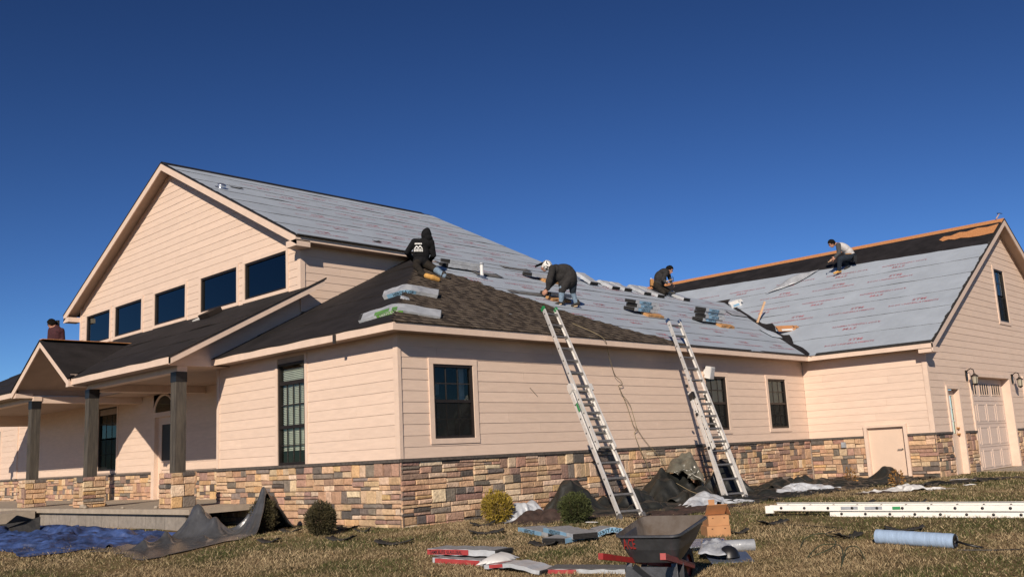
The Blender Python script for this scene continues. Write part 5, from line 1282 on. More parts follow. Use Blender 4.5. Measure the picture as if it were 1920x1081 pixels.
# ------------------------------------------------------------------ tarps and cloths
def dep(p): return (Vector(p)-CAM).dot(FW)
def hi(u, v, base): return at(u, v, dep(base))
bush0 = gnd(487, 1000); fw_ = Vector((FW.x, FW.y, 0)).normalized()
pkb = hi(487, 929, bush0); slp = Vector((-1.35, 4.4, .2))
def gzv(x, y):
    q = np.minimum(-.724*x-.69*y-1.5, 30.0); return -.17-.05*np.where(q < 18, np.log1p(np.exp(1.5*np.minimum(q, 18)))/1.5, q)
def drape(name, label, cat, quad, n, m, obst=(), excess=.10, steps=90, iters=4, seed=0, drop=.25, rough=.05, group=None, wall=True, stiff=.25, thick=.003, floor=None, shrink=1.0):
    """a sheet dropped over what lies under it: small position-based cloth, so that folds come from the fall.
    obst: (x, y, z, rx, ry, rz) ellipsoids under the sheet"""
    rs = np.random.RandomState(seed); nu, nv = n; A, B, C, D = [np.array([q[0], q[1]], float) for q in quad]
    u = np.linspace(0, 1, nu)[None, :, None]; v = np.linspace(0, 1, nv)[:, None, None]
    xy = (A*(1-u)+B*u)*(1-v)+(D*(1-u)+C*u)*v
    edge = 1-np.minimum(1, np.minimum(np.minimum(u, 1-u), np.minimum(v, 1-v))[..., 0]*9)
    wob = np.array([[[noise.noise(Vector((i*.11+seed, j*.11, k*7.7))) for k in (0, 1)] for i in range(nu)] for j in range(nv)])
    rest_xy = xy*1.0
    P = np.zeros((nv, nu, 3)); P[..., :2] = xy+wob*.16*edge[..., None]
    def top(x, y):
        z = gzv(x, y)
        if floor: z = np.where((x > floor[0]) & (y > floor[1]), np.maximum(z, floor[2]), z)
        for (ox, oy, oz, rx, ry, rz) in obst:
            d = 1-((x-ox)/rx)**2-((y-oy)/ry)**2; z = np.where(d > 0, np.maximum(z, oz+rz*np.sqrt(np.maximum(d, 0))), z)
        return z
    R = P.copy(); R[..., 2] = 0
    def ln(s0, s1): return np.linalg.norm(R[s1]-R[s0], axis=-1)*(1+excess)
    S = []
    sl = slice
    for off, ax in ((1, 1), (1, 0), (2, 1), (2, 0)):
        N_ = P.shape[ax]
        for ph in range(2*off):
            i0 = np.arange(ph, N_-off, 2*off)
            if len(i0) == 0: continue
            s0 = (sl(None), i0) if ax == 1 else (i0, sl(None)); s1 = (sl(None), i0+off) if ax == 1 else (i0+off, sl(None))
            S.append((s0, s1, ln(s0, s1), 1.0 if off == 1 else stiff))
    for dj, di in ((1, 1), (1, -1)):
        for ph in range(2):
            j0 = np.arange(ph, nv-1, 2); a0 = np.arange(0, nu-1) if di == 1 else np.arange(1, nu)
            s0 = np.ix_(j0, a0); s1 = np.ix_(j0+1, a0+di); S.append((s0, s1, ln(s0, s1), .35))
    P[..., :2] = P[..., :2].mean((0, 1))+(P[..., :2]-P[..., :2].mean((0, 1)))*shrink
    P[..., 2] = top(P[..., 0], P[..., 1])+.02
    k = np.ones(7)/7
    P[..., 2] = P[..., 2]+drop*.15+rough*(np.abs(np.array([[noise.noise(Vector((i*.23+seed*3, j*.23, 1.5))) for i in range(nu)] for j in range(nv)]))*2.2+rs.rand(nv, nu)*.5)
    V = np.zeros_like(P)
    for st in range(steps):
        V[..., 2] -= .003; V *= .90; Q = P+V
        for it in range(iters):
            for s0, s1, l0, kk in S:
                a_ = Q[s0]; b_ = Q[s1]; d = b_-a_; L_ = np.linalg.norm(d, axis=-1)+1e-9
                c = (kk*.5*(L_-l0)/L_)
                if kk < .3: c = np.minimum(c, 0)
                c = c[..., None]*d; Q[s0] = a_+c; Q[s1] = b_-c
            if wall: Q[..., 1] = np.where(Q[..., 0] > -.05, np.minimum(Q[..., 1], -.08), Q[..., 1])
            z = top(Q[..., 0], Q[..., 1])+.018; low = Q[..., 2] < z
            Q[..., 2] = np.where(low, z, Q[..., 2]); Q[..., :2] = np.where(low[..., None], P[..., :2]+.25*(Q[..., :2]-P[..., :2]), Q[..., :2])
        V = Q-P; V[..., :2] = np.where(low[..., None], V[..., :2]*.1, V[..., :2]); P = Q
    return P
def sheet_from(P, name, label, cat, m, group=None, thick=.003):
    mb = MB(); mb.grid([[tuple(q) for q in row] for row in P]); o = mb.build(name, m); s_ = o.modifiers.new('subdivision', 'SUBSURF'); s_.levels = 1; s_.render_levels = 1
    s_ = o.modifiers.new('thickness', 'SOLIDIFY'); s_.thickness = thick; s_.offset = 0; return tag(o, label, cat, group)
def pile(x, y, z, rx, ry, h, n, seed):
    """odd-shaped lumps (a bush, rubbish) under a sheet"""
    q = random.Random(seed); out = []
    for i in range(n):
        a = q.uniform(0, 6.28); k = q.uniform(0, 1)**.6; w = q.uniform(.08, .20); out.append((x+rx*k*math.cos(a), y+ry*k*math.sin(a), z, w, w, h*(1-.75*k*k)*q.uniform(.72, 1.02)))
    return out
def cloth(name, label, cat, quad, n, m, group=None, **k):
    return sheet_from(drape(name, label, cat, quad, n, m, **k), name, label, cat, m, group)
bz = gz(bush0.x, bush0.y)
cloth('silver_tarp', 'silver grey tarp draped over a bush and the porch corner', 'tarp', [(-3.95, .30), (-.22, 2.22), (-.45, 3.4), (-3.75, 2.55)], (110, 56), 'tarpg', obst=pile(bush0.x+.20, bush0.y+.20, bz, .16, .16, .72, 6, 1)+[(bush0.x+.14, bush0.y+.12, bz, .10, .10, .74), (-2.02, 2.60, bz, .14, .22, .50), (-1.75, 2.95, bz, .2, .2, .36), (-1.95, 2.2, bz, .12, .12, .30), (bush0.x+.42, bush0.y+.30, bz, .14, .14, .55), (-2.9, 1.85, bz, .06, .06, .20), (-3.35, 1.6, bz, .05, .05, .12), (-2.5, 1.5, bz, .05, .05, .10)], excess=.05, steps=70, seed=3, rough=.05, wall=True, stiff=.4)
cloth('blue_tarp', 'crumpled blue tarp spread on the ground before the porch', 'tarp', [(-4.55, 2.5), (-2.15, 2.2), (-1.55, 10.2), (-3.95, 10.5)], (54, 150), 'tarpb', excess=.14, steps=36, seed=4, rough=.10, wall=False, obst=pile(-2.9, 4.0, -.2, .9, 1.2, .20, 14, 2)+pile(-2.6, 6.5, -.2, .8, 1.6, .24, 16, 3)+pile(-3.0, 9, -.2, .8, 1.0, .2, 10, 4), stiff=.12)
gk = 'black cloths along the wall'
cloth('black_cloth', 'black cloth heaped against the stone behind the green tipped ladder', 'cloth', [(2.15, -2.75), (5.3, -2.7), (5.2, -.25), (2.4, -.2)], (84, 66), 'tarpk', gk, obst=pile(3.15, -.75, -.17, .42, .40, .62, 14, 5)+pile(4.5, -.9, -.17, .6, .4, .46, 12, 6)+pile(3.6, -2.0, -.17, .9, .4, .16, 9, 7), excess=.10, steps=60, seed=5, rough=.07)
cloth('black_cloth', 'large black heap around the foot of the dark tipped ladder', 'cloth', [(4.85, -3.1), (9.0, -3.2), (9.0, -.2), (5.2, -.2)], (100, 70), 'tarpk', gk, obst=pile(6.2, -.7, -.17, .75, .45, .68, 18, 8)+pile(7.8, -1.0, -.17, .5, .45, .78, 10, 9)+pile(5.5, -1.8, -.17, .5, .5, .32, 9, 10)+pile(7.2, -2.2, -.17, 1.2, .5, .16, 10, 11), excess=.10, steps=60, seed=6, rough=.07)
cloth('olive_bag', 'shiny olive grey plastic bag on top of the black heap by the ladder', 'plastic bag', [(6.05, -1.35), (7.25, -1.45), (7.3, -.3), (6.1, -.25)], (50, 46), 'tarpo', obst=pile(6.62, -.8, .3, .34, .28, .58, 9, 12), excess=.18, steps=50, seed=7, rough=.08)
cloth('black_cloth', 'long black cloth spread below the small access door', 'cloth', [(8.9, -3.2), (13.3, -3.3), (13.35, -.25), (9.0, -.2)], (100, 64), 'tarpk', gk, obst=pile(11.0, -.8, -.17, 1.4, .5, .26, 14, 13)+pile(12.5, -2.5, -.17, .35, .35, .42, 7, 14)+pile(9.7, -1.2, -.17, .7, .6, .2, 9, 15), excess=.12, steps=44, seed=8, rough=.08)
cloth('black_cloth', 'thin strip of black cloth on the grass toward the garage door', 'cloth', [(8.6, -4.2), (12.6, -5.3), (12.8, -4.7), (8.8, -3.7)], (90, 16), 'tarpk', gk, excess=.12, steps=40, seed=9, rough=.05)
cloth('brown_felt', 'torn brown felt lying between the two shrubs by the wall', 'felt', [(.85, -2.0), (2.45, -2.2), (2.5, -1.2), (1.0, -1.0)], (50, 32), 'tarpbr', obst=pile(1.6, -1.5, -.17, .5, .3, .2, 8, 16), excess=.14, steps=40, seed=10)
cloth('brown_felt', 'brown torn felt in front of the black heaps behind the wheelbarrow', 'felt', [(2.2, -3.5), (4.7, -3.3), (4.6, -2.6), (2.3, -2.6)], (60, 24), 'tarpbr', excess=.14, steps=40, seed=11)
cloth('white_plastic', 'crumpled white plastic between the two shrubs by the wall', 'plastic', [(.95, -1.35), (2.0, -1.5), (2.05, -.75), (1.2, -.7)], (46, 34), 'plast', obst=pile(1.65, -1.05, -.17, .35, .25, .32, 8, 17), excess=.25, steps=44, seed=12)
cloth('white_plastic', 'white plastic wrap at the front of the black heap by the right ladder', 'plastic', [(4.05, -2.8), (5.6, -2.95), (5.7, -2.2), (4.2, -2.0)], (54, 34), 'plast', obst=pile(4.8, -2.45, -.17, .6, .25, .28, 11, 18), excess=.25, steps=44, seed=13)
cloth('white_plastic', 'white plastic strips on the ground right of the dark tipped ladder', 'plastic', [(7.5, -2.9), (9.5, -2.6), (9.4, -1.8), (7.7, -2.0)], (60, 30), 'plast', excess=.25, steps=44, seed=14, rough=.09, obst=pile(8.5, -2.3, -.17, .8, .3, .16, 10, 20))
cloth('white_plastic', 'twisted white plastic sheet on the grass below the access door', 'plastic', [(7.5, -4.1), (8.6, -5.15), (8.9, -4.85), (7.8, -3.75)], (60, 24), 'white', excess=.25, steps=44, seed=15, rough=.09, obst=pile(8.3, -4.5, -.2, .3, .3, .16, 8, 19))
cloth('brown_felt', 'reddish brown felt scrap beside the twisted white plastic', 'felt', [(7.2, -4.0), (7.9, -4.7), (8.1, -4.5), (7.4, -3.8)], (30, 16), 'tarpbr', excess=.12, steps=30, seed=16)
# dark board scrap on the blue tarp, block step
A = gp0(4, 998, .05); B = gp0(74, 1003, .02)
mb = MB(); pts = [A, B, hi(76, 968, B), hi(62, 972, B), hi(34, 965, B), hi(14, 981, A), hi(2, 982, A)]; mb.prism(pts, Vector((-.02, .02, .0))); tag(mb.build('dark_board', 'scrap'), 'broken dark board leaning at the concrete step', 'board')
mb = MB(); mb.prism([Vector((-2.35, 11.1, -.2)), Vector((-1.46, 11.1, -.2)), Vector((-1.46, 11.1, .165)), Vector((-2.3, 11.1, .14))], Y_*1.5); st_ = mb.build('concrete_step', 'concrete'); tag(st_, 'concrete step block at the left porch edge', 'step')
mb = MB(); put_text(mb, 'SI', (-2.335, 11.75, .06), -Y_, Z_, .10, .09); mb.build('lettering', 'bluepl', st_)
for i, (x, y, s, lab) in enumerate(((-1.25, 9.0, .10, 'loose stone by the middle porch pier'), (-1.3, 8.75, .06, 'small loose stone right of the middle porch pier'), (-1.28, 7.0, .05, 'pebble on the porch slab between the piers'), (-1.2, 5.75, .06, 'loose stone left of the nearest porch pier'))):
    mb = MB(); r = random.Random(i); c = Vector((x, y, ZSLAB+s*.4)); mb.lathe(c, [(0, -s*.4), (s*.6, -s*.38), (s*.75, 0), (s*.5, s*.35), (0, s*.4)], 7, Vector((.1, .1, 1)), smooth=False); tag(mb.build('loose_stone', 'concrete'), lab, 'stone', 'loose stones on the porch')
mb = MB(); mb.bar((-.4, 9.9, ZSLAB+.015), (-.5, 11.6, ZSLAB+.015), .07, .028); tag(mb.build('lumber_piece', 'wood'), 'thin board lying on the porch floor', 'board')

# ------------------------------------------------------------------ wall fittings and cords
def lantern(x, lab):
    b = Vector((x, -G-.02, 2.28)); rt = empty('wall_lantern', b, lab, 'lantern', 'lanterns beside the garage door'); o = b-Y_*.20-Z_*.10
    mb = MB(); mb.obox(b-Y_*.012, X_*.055, Y_*.012, Z_*.13); mb.build('back_plate', 'lamp', rt)
    mb = MB(); mb.tube([b+Z_*.03, b-Y_*.05+Z_*.13, b-Y_*.13+Z_*.17, b-Y_*.19+Z_*.13, b-Y_*.20+Z_*.04], .013, 6); mb.build('arm', 'lamp', rt)
    mb = MB(); mb.lathe(o, [(.0, .16), (.02, .15), (.03, .12), (.095, .075), (.10, .06), (.085, .06)], 8, smooth=False); mb.build('hood', 'lamp', rt)
    mb = MB(); mb.lathe(o, [(.078, .06), (.060, -.12)], 8, smooth=False); mb.build('glass_shade', 'lampglass', rt)
    mb = MB(); mb.lathe(o, [(.062, -.12), (.07, -.13), (.05, -.15), (.015, -.17), (0, -.18)], 8, smooth=False); mb.build('base', 'lamp', rt)
    mb = MB()
    for k in range(4): q = math.pi/4+k*math.pi/2; mb.bar(o+Vector((math.cos(q)*.08, math.sin(q)*.08, .06)), o+Vector((math.cos(q)*.062, math.sin(q)*.062, -.12)), .010, .010)
    mb.build('cage', 'lamp', rt)
lantern(16.18, 'bronze wall lantern left of the garage door'); lantern(19.93, 'bronze wall lantern right of the garage door')
b = Vector((8.84, -.03, 2.48)); rt = empty('floodlight', b, 'white floodlight box above the window by the right ladder', 'floodlight')
mb = MB(); mb.obox(b-Y_*.03, X_*.05, Y_*.03, Z_*.06); mb.build('mount', 'white', rt)
mb = MB(); mb.obox(b-Y_*.13-Z_*.03, X_*.085, (Y_*.07+Z_*.02), (Z_*.13-Y_*.03)); mb.build('housing', 'white', rt)
mb = MB(); mb.obox(b-Y_*.205-Z_*.05, X_*.07, (Y_*.004), (Z_*.11-Y_*.03)); mb.build('lens', 'plast', rt)
b = Vector((L-.07, -.95, .68)); mb = MB(); mb.obox(b, X_*.03, Y_*.055, Z_*.07); mb.obox(b-X_*.03-Z_*.015, X_*.015, Y_*.05, Z_*.05); tag(mb.build('outlet_cover', 'plastg'), 'grey outlet cover on the stone left of the access door', 'outlet')
b = Vector((4.62, -.09, .64)); rt = empty('hose_tap', b, 'black hose tap on the stone wall right of the green tipped ladder', 'tap')
mb = MB(); mb.tube([b+Y_*.06, b-Y_*.05, b-Y_*.08-Z_*.06, b-Y_*.1-Z_*.18+X_*.05], [.018, .02, .022, .016], 8); mb.build('spout', 'blackpl', rt)
mb = MB(); mb.lathe(b-Y_*.04+Z_*.04, [(.03, 0), (.035, .01), (.01, .015)], 8); mb.build('tap_handle', 'alud', rt)
def cord(name, lab, pts, r, m, n=60, cat='cord', group=None):
    mb = MB(); mb.tube(cr(pts, n), r, 5); return tag(mb.build(name, m), lab, cat, group)
wy = -.06
def wl(u, v, d=wy): return onplane(u, v, (0, 1, 0), d)
cord('hanging_cord', 'tan cord hanging from the eave down the siding between the ladders', [southp(4.62, .25, .05), southp(4.7, -.2, .05), Vector((4.75, -E-.05, 2.93)), wl(1140, 660, -.25), wl(1152, 700, -.10), wl(1163, 712, -.08), wl(1167, 720, -.08), wl(1160, 722, -.08), wl(1163, 730), wl(1175, 758), wl(1187, 795), wl(1194, 805), wl(1190, 812), wl(1200, 840, -.12), wl(1212, 868, -.13), wl(1226, 910, -.16)], .007, 'cord', 140)
cord('hanging_cord', 'second tan cord branching down to the stone between the ladders', [wl(1163, 735), wl(1180, 756), wl(1188, 780), wl(1196, 805), wl(1215, 832), wl(1232, 850, -.12), wl(1245, 870, -.13), wl(1260, 905, -.16)], .006, 'cord', 80)
g_ = lambda u, v, h=.015: gp0(u, v, h)
cord('ground_cord', 'dark green cord coiled loosely in the grass left of the blue roll', [g_(1500, 1030), g_(1512, 1018, .06), g_(1545, 1016, .10), g_(1568, 1026, .06), g_(1555, 1038, .05), g_(1530, 1042), g_(1515, 1046), g_(1540, 1036, .08), g_(1575, 1040, .10), g_(1582, 1055, .08), g_(1578, 1064), g_(1590, 1046, .10), g_(1610, 1040, .08), g_(1622, 1050)], .006, 'vine', 130, group='cords in the grass')
cord('ground_cord', 'thin dark cord trailing across the grass behind the coil', [g_(1465, 985), g_(1500, 986), g_(1545, 989), g_(1580, 992), g_(1560, 998), g_(1548, 1003), g_(1570, 1008), g_(1600, 1012)], .006, 'blackpl', 80, group='cords in the grass')
cord('ground_cord', 'black line in the grass running right of the blue roll', [g_(1795, 1033), g_(1830, 1033), g_(1870, 1033), g_(1925, 1031)], .007, 'blackpl', 40, group='cords in the grass')
cord('ground_cord', 'pale cord looped over the black heap by the right ladder', [hi(1268, 905, (5.6, -2.0, 0)), hi(1300, 922, (5.3, -2.3, 0)), hi(1330, 928, (5.2, -2.6, 0)), hi(1355, 940, (4.9, -2.9, 0)), gp0(1385, 962, .03), gp0(1420, 966, .02), gp0(1452, 955, .02)], .006, 'cord', 60, group='cords in the grass')
def hammer(lab, a, b, hd):
    """a: grip end, b: head"""
    a = Vector(a); b = Vector(b); hd = Vector(hd).normalized(); rt = empty('hammer', b, lab, 'hammer', 'hammers on the roof'); t = (b-a).normalized()
    mb = MB(); mb.tube([a, a.lerp(b, .3), a.lerp(b, .6), b], [.017, .015, .011, .011], 8); mb.build('shaft', 'wood', rt)
    mb = MB(); mb.tube([b-hd*.07, b-hd*.05, b-hd*.045, b+hd*.02], [.018, .018, .012, .014], 8); mb.tube([b+hd*.02, b+hd*.06-t*.005, b+hd*.10-t*.03], [.012, .010, .004], 6); mb.build('head', 'blackpl', rt)
p = Vector((XR-.05, -G-.15, ZGR+.02)); hammer('black headed hammer standing on the garage gable peak', p, at(1874, 400, dep(p)), RT0)
p = southp(4.15, 3.95, .04); hammer('hammer lying on the grey roof right of the hooded worker', p, p+X_*.32+US*.02, US)
# ------------------------------------------------------------------ people: one continuous skinned body each
def capsule_pts(mb, a, b, ra, rb, k=12):
    a = Vector(a); b = Vector(b); t = (b-a); ln = max(1e-4, t.length); t.normalize()
    n = 4; pts = []; rs = []
    for i in range(n+1): q = -math.pi/2+math.pi/2*i/n; pts.append(a+t*ra*math.sin(q)*.999); rs.append(max(.001, ra*math.cos(q)))
    for i in range(1, n+1): q = math.pi/2*i/n; pts.append(b+t*rb*math.sin(q)); rs.append(max(.001, rb*math.cos(q)))
    mb.tube(pts, rs, k)
def person(label, bones, ells, group='roofers working on the roof', voxel=.013, parts=(), base=None):
    """bones: (a, b, ra, rb, material); ells: (centre, (rx, ry, rz) axes, material). The pieces are fused into one skin."""
    mb = MB(); mats = []; prims = []
    for a, b, ra, rb, m in bones: capsule_pts(mb, a, b, ra, rb); prims.append(('b', Vector(a), Vector(b), ra, rb, m))
    for c, ax, m in ells:
        c = Vector(c); vs = []; k, n = 14, 9; ax = [Vector(q) for q in ax]
        for i in range(n+1):
            q = math.pi*i/n
            for j in range(k): f = 2*math.pi*j/k; vs.append(c+ax[0]*math.sin(q)*math.cos(f)*1+ax[1]*math.sin(q)*math.sin(f)+ax[2]*math.cos(q))
        mb.add(vs, [(i*k+j, i*k+(j+1) % k, (i+1)*k+(j+1) % k, (i+1)*k+j) for i in range(n) for j in range(k)]); prims.append(('e', c, ax, m))
    o = mb.build('tmp', 'clblack'); bm = bmesh.new(); bm.from_mesh(o.data); bmesh.ops.recalc_face_normals(bm, faces=bm.faces); bm.to_mesh(o.data); bm.free()
    rm = o.modifiers.new('r', 'REMESH'); rm.mode = 'VOXEL'; rm.voxel_size = voxel
    sm = o.modifiers.new('s', 'SMOOTH'); sm.iterations = 3; sm.factor = .5
    bpy.context.view_layer.update(); dg = bpy.context.evaluated_depsgraph_get(); me = bpy.data.meshes.new_from_object(o.evaluated_get(dg)); bpy.data.objects.remove(o)
    for q in prims:
        if q[-1] not in mats: mats.append(q[-1])
    me.materials.clear()
    for m in mats: me.materials.append(M[m])
    nv = len(me.vertices); co = np.empty(nv*3, np.float32); me.vertices.foreach_get('co', co); co = co.reshape(-1, 3)
    fc = np.array([co[list(p.vertices)].mean(0) for p in me.polygons]); best = np.full(len(fc), 1e9); idx = np.zeros(len(fc), int)
    for q in prims:
        if q[0] == 'b':
            a = np.array(q[1]); b = np.array(q[2]); d = b-a; t = np.clip(((fc-a)@d)/max(1e-9, d@d), 0, 1); dist = np.linalg.norm(fc-(a+t[:, None]*d), axis=1)-(q[3]+(q[4]-q[3])*t)
        else:
            A = np.array([list(v/v.length_squared) for v in q[2]]); w = (fc-np.array(q[1]))@A.T; r = np.linalg.norm(w, axis=1); dist = (r-1)*min(v.length for v in q[2])
        k = dist < best-.0005; best[k] = dist[k]; idx[k] = mats.index(q[-1])
    me.polygons.foreach_set('material_index', idx.astype(np.int32)); me.polygons.foreach_set('use_smooth', np.ones(len(fc), bool)); me.update(); me.name = 'person'
    o = link('person', me); tag(o, label, 'person', group); return o
def hand(bones, w, d, up, side, r=1.0, grip=True, m='skin'):
    """palm, four curled fingers of unequal length and a thumb from the side of the palm; w wrist, d forearm direction"""
    w = Vector(w); d = Vector(d).normalized(); up = Vector(up); up = (up-d*d.dot(up)).normalized(); s = d.cross(up)*side
    for k in (-1, 0, 1): bones.append((w+s*.022*k, w+d*.075+s*.026*k, .018, .015, m))
    for k, ln in enumerate((.062, .075, .07, .052)):
        b = w+d*.08+s*(.032-.021*k); c = b+d*ln*.55-up*ln*.22; e = c-up*ln*.6+d*ln*.05*(1 if grip else 4)
        bones.append((b, c, .0105, .0095, m)); bones.append((c, e, .0095, .0085, m))
    t0 = w+d*.025+s*.036; t1 = t0+s*.028+d*.030-up*.012; t2 = t1+d*.026-up*.022; bones.append((t0, t1, .0125, .011, m)); bones.append((t1, t2, .011, .0095, m))
def hairmesh(o, c, fwd, up, r, m='hair', name='hair', fr=-.15):
    """close hair cap covering crown, back and sides of the head, leaving the face"""
    c = Vector(c); f = Vector(fwd).normalized(); u = Vector(up); u = (u-f*f.dot(u)).normalized(); s = f.cross(u); mb = MB(); G = []; n, k = 10, 22
    for i in range(n+1):
        row = []
        for j in range(k+1):
            a = 2*math.pi*j/k; fc = math.cos(a)
            lim = 1.05 if fc > .55 else (1.55 if fc > 0 else 2.0); q = lim*i/n; nz = 1+.05*noise.noise(Vector((i*.9, math.cos(a)*3, math.sin(a)*3)))
            row.append(c+(u*math.cos(q)*1.10+(f*math.cos(a)*1.0+s*math.sin(a)*.88)*math.sin(q))*r*nz)
        G.append(row)
    mb.grid(G); h = mb.build(name, m, o); sd = h.modifiers.new('t', 'SOLIDIFY'); sd.thickness = .012; sd.offset = 1; return h
def headskin(ells, bones, c, fwd, up, s=1.0, m='skin'):
    """skull, jaw, nose, ears"""
    c = Vector(c); f = Vector(fwd).normalized(); u = Vector(up); u = (u-f*f.dot(u)).normalized(); l = f.cross(u)
    ells.append((c+u*.02*s, (f*.098*s, l*.077*s, u*.105*s), m)); ells.append((c+f*.035*s-u*.065*s, (f*.060*s, l*.052*s, u*.055*s), m))
    bones.append((c+f*.092*s+u*.012*s, c+f*.112*s-u*.022*s, .010, .016, m)); bones.append((c+f*.088*s-u*.055*s-l*.02*s, c+f*.088*s-u*.055*s+l*.02*s, .010, .010, m))
    for q in (-1, 1): bones.append((c+l*.078*s*q+u*.02*s, c+l*.080*s*q-u*.03*s-f*.01*s, .014, .011, m))
def eyes(o, c, fwd, up, s=1.0):
    c = Vector(c); f = Vector(fwd).normalized(); u = Vector(up); u = (u-f*f.dot(u)).normalized(); l = f.cross(u)
    for q in (-1, 1):
        mb = MB(); mb.lathe(c+f*.090*s+l*.031*q*s+u*.012*s, [(0, .012), (.008, .008), (.011, 0), (.008, -.006)], 10, f); mb.build('eye', 'hair', o)
        mb = MB(); mb.tube([c+f*.096*s+l*.016*q*s+u*.030*s, c+f*.093*s+l*.045*q*s+u*.031*s], .005, 6); mb.build('eyebrow', 'hair', o)
fh = Vector((FW.x, FW.y, 0)).normalized()
def J(u, v, d0, dd=0.0): return at(u, v, d0+dd)
def foot(bones, a, toe, m, sole=None, r=.045):
    a = Vector(a); toe = Vector(toe); t = (toe-a).normalized(); bones.append((a, a+(toe-a)*.55, r, r*.95, m)); bones.append((a+(toe-a)*.5, toe, r*.95, r*.75, m)); bones.append((a-t*.03-Z_*.01, a+Z_*.06, r*.95, r, m))

# --- hooded worker kneeling at the hip, back to us
def worker_hood():
    d0 = dep(southp(3.45, 3.15)); j = lambda u, v, dd=0.0: J(u, v, d0, dd)
    B = []; E_ = []; K = 'clblack'
    hip = j(789, 490); chest = j(792, 462, .02)
    E_ += [(j(790, 475), (RT*.185, fh*.14, UP*.22), K), (j(793, 458), (RT*.20, fh*.125, UP*.13), K), (j(789, 490, .0), (RT*.175, fh*.15, UP*.12), K)]
    sl, sr = j(777, 453, .02), j(808, 454, .02); el, er = j(763, 473, .06), j(813, 478, .05)
    B += [(sl, sr, .075, .075, K), (sl, el, .075, .062, K), (el, j(775, 487, .30), .062, .05, K), (sr, er, .075, .062, K), (er, j(807, 487, .28), .06, .05, K)]
    B += [(j(797, 452, .03), j(799, 442, .05), .085, .09, K)]
    E_ += [(j(799.5, 441, .04), (RT*.115, fh*.13, UP*.15), K), (j(801, 434, .05), (RT*.075, fh*.09, UP*.085), K), (j(803, 447, .02), (RT*.10, fh*.12, UP*.075), K)]
    headskin(E_, B, j(802, 441, .10), (RT*.3+fh).normalized(), Z_, .9)
    T_ = 'trouser'
    kl, kr = on_south(781, 499, .09), on_south(817, 505, .10)
    B += [(j(783, 493), kl, .10, .078, T_), (j(796, 493), kr, .10, .08, T_)]
    al, ar = on_south(794, 513, .07), on_south(833, 517, .06)
    B += [(kl, al, .075, .055, T_), (kr, ar, .078, .055, 'jeans')]
    B.append((on_south(788, 512, .07), on_south(801, 517, .07), .058, .058, T_)); B.append((on_south(800, 517, .07), on_south(813, 521, .07), .058, .062, 'boot')); B.append((on_south(811, 520, .08), on_south(821, 524, .06), .062, .055, 'boot'))
    foot(B, ar, on_south(843, 521, .05), 'bootd')
    hand(B, j(775, 488, .30), (RT*.2+fh-Z_*.4), Z_, 1); hand(B, j(807, 488, .28), (fh-Z_*.4), Z_, -1)
    o = person('person in a black hooded sweatshirt kneeling at the roof hip', B, E_)
    # printed back emblem: a line of marks, a small roof shape and two more lines
    bc = j(784.5, 465, -.165); u = RT; w = UP
    def q(x, y): 
        x *= 1.15; y *= 1.15; p_ = bc+u*x+w*y; return p_+fh*(.45*x*x*3+.02*abs(y))-fh*.0
    def mark(x0, x1, y0, y1, nm): mb = MB(); mb.grid([[q(x0+(x1-x0)*i/3, y0) for i in range(4)], [q(x0+(x1-x0)*i/3, y1) for i in range(4)]]); mb.build('printed_emblem', 'inkw', o)
    for i in range(5): mark(-.068+i*.027, -.046+i*.027, .070, .096, 'a')
    mb = MB(); mb.add([q(-.08, .0), q(-.035, .05), q(.0, .02), q(.03, .058), q(.08, .0), q(.05, .005), q(.03, .03), q(.0, -.005), q(-.035, .025), q(-.055, .0)], [(0, 1, 8, 9), (1, 2, 7, 8), (2, 3, 6, 7), (3, 4, 5, 6)]); mb.build('printed_emblem', 'inkw', o)
    for r_, y in ((6, -.022), (6, -.050)):
        for i in range(r_): mark(-.082+i*.028, -.060+i*.028, y-.010, y+.012, 'b')
    return o
worker_hood()
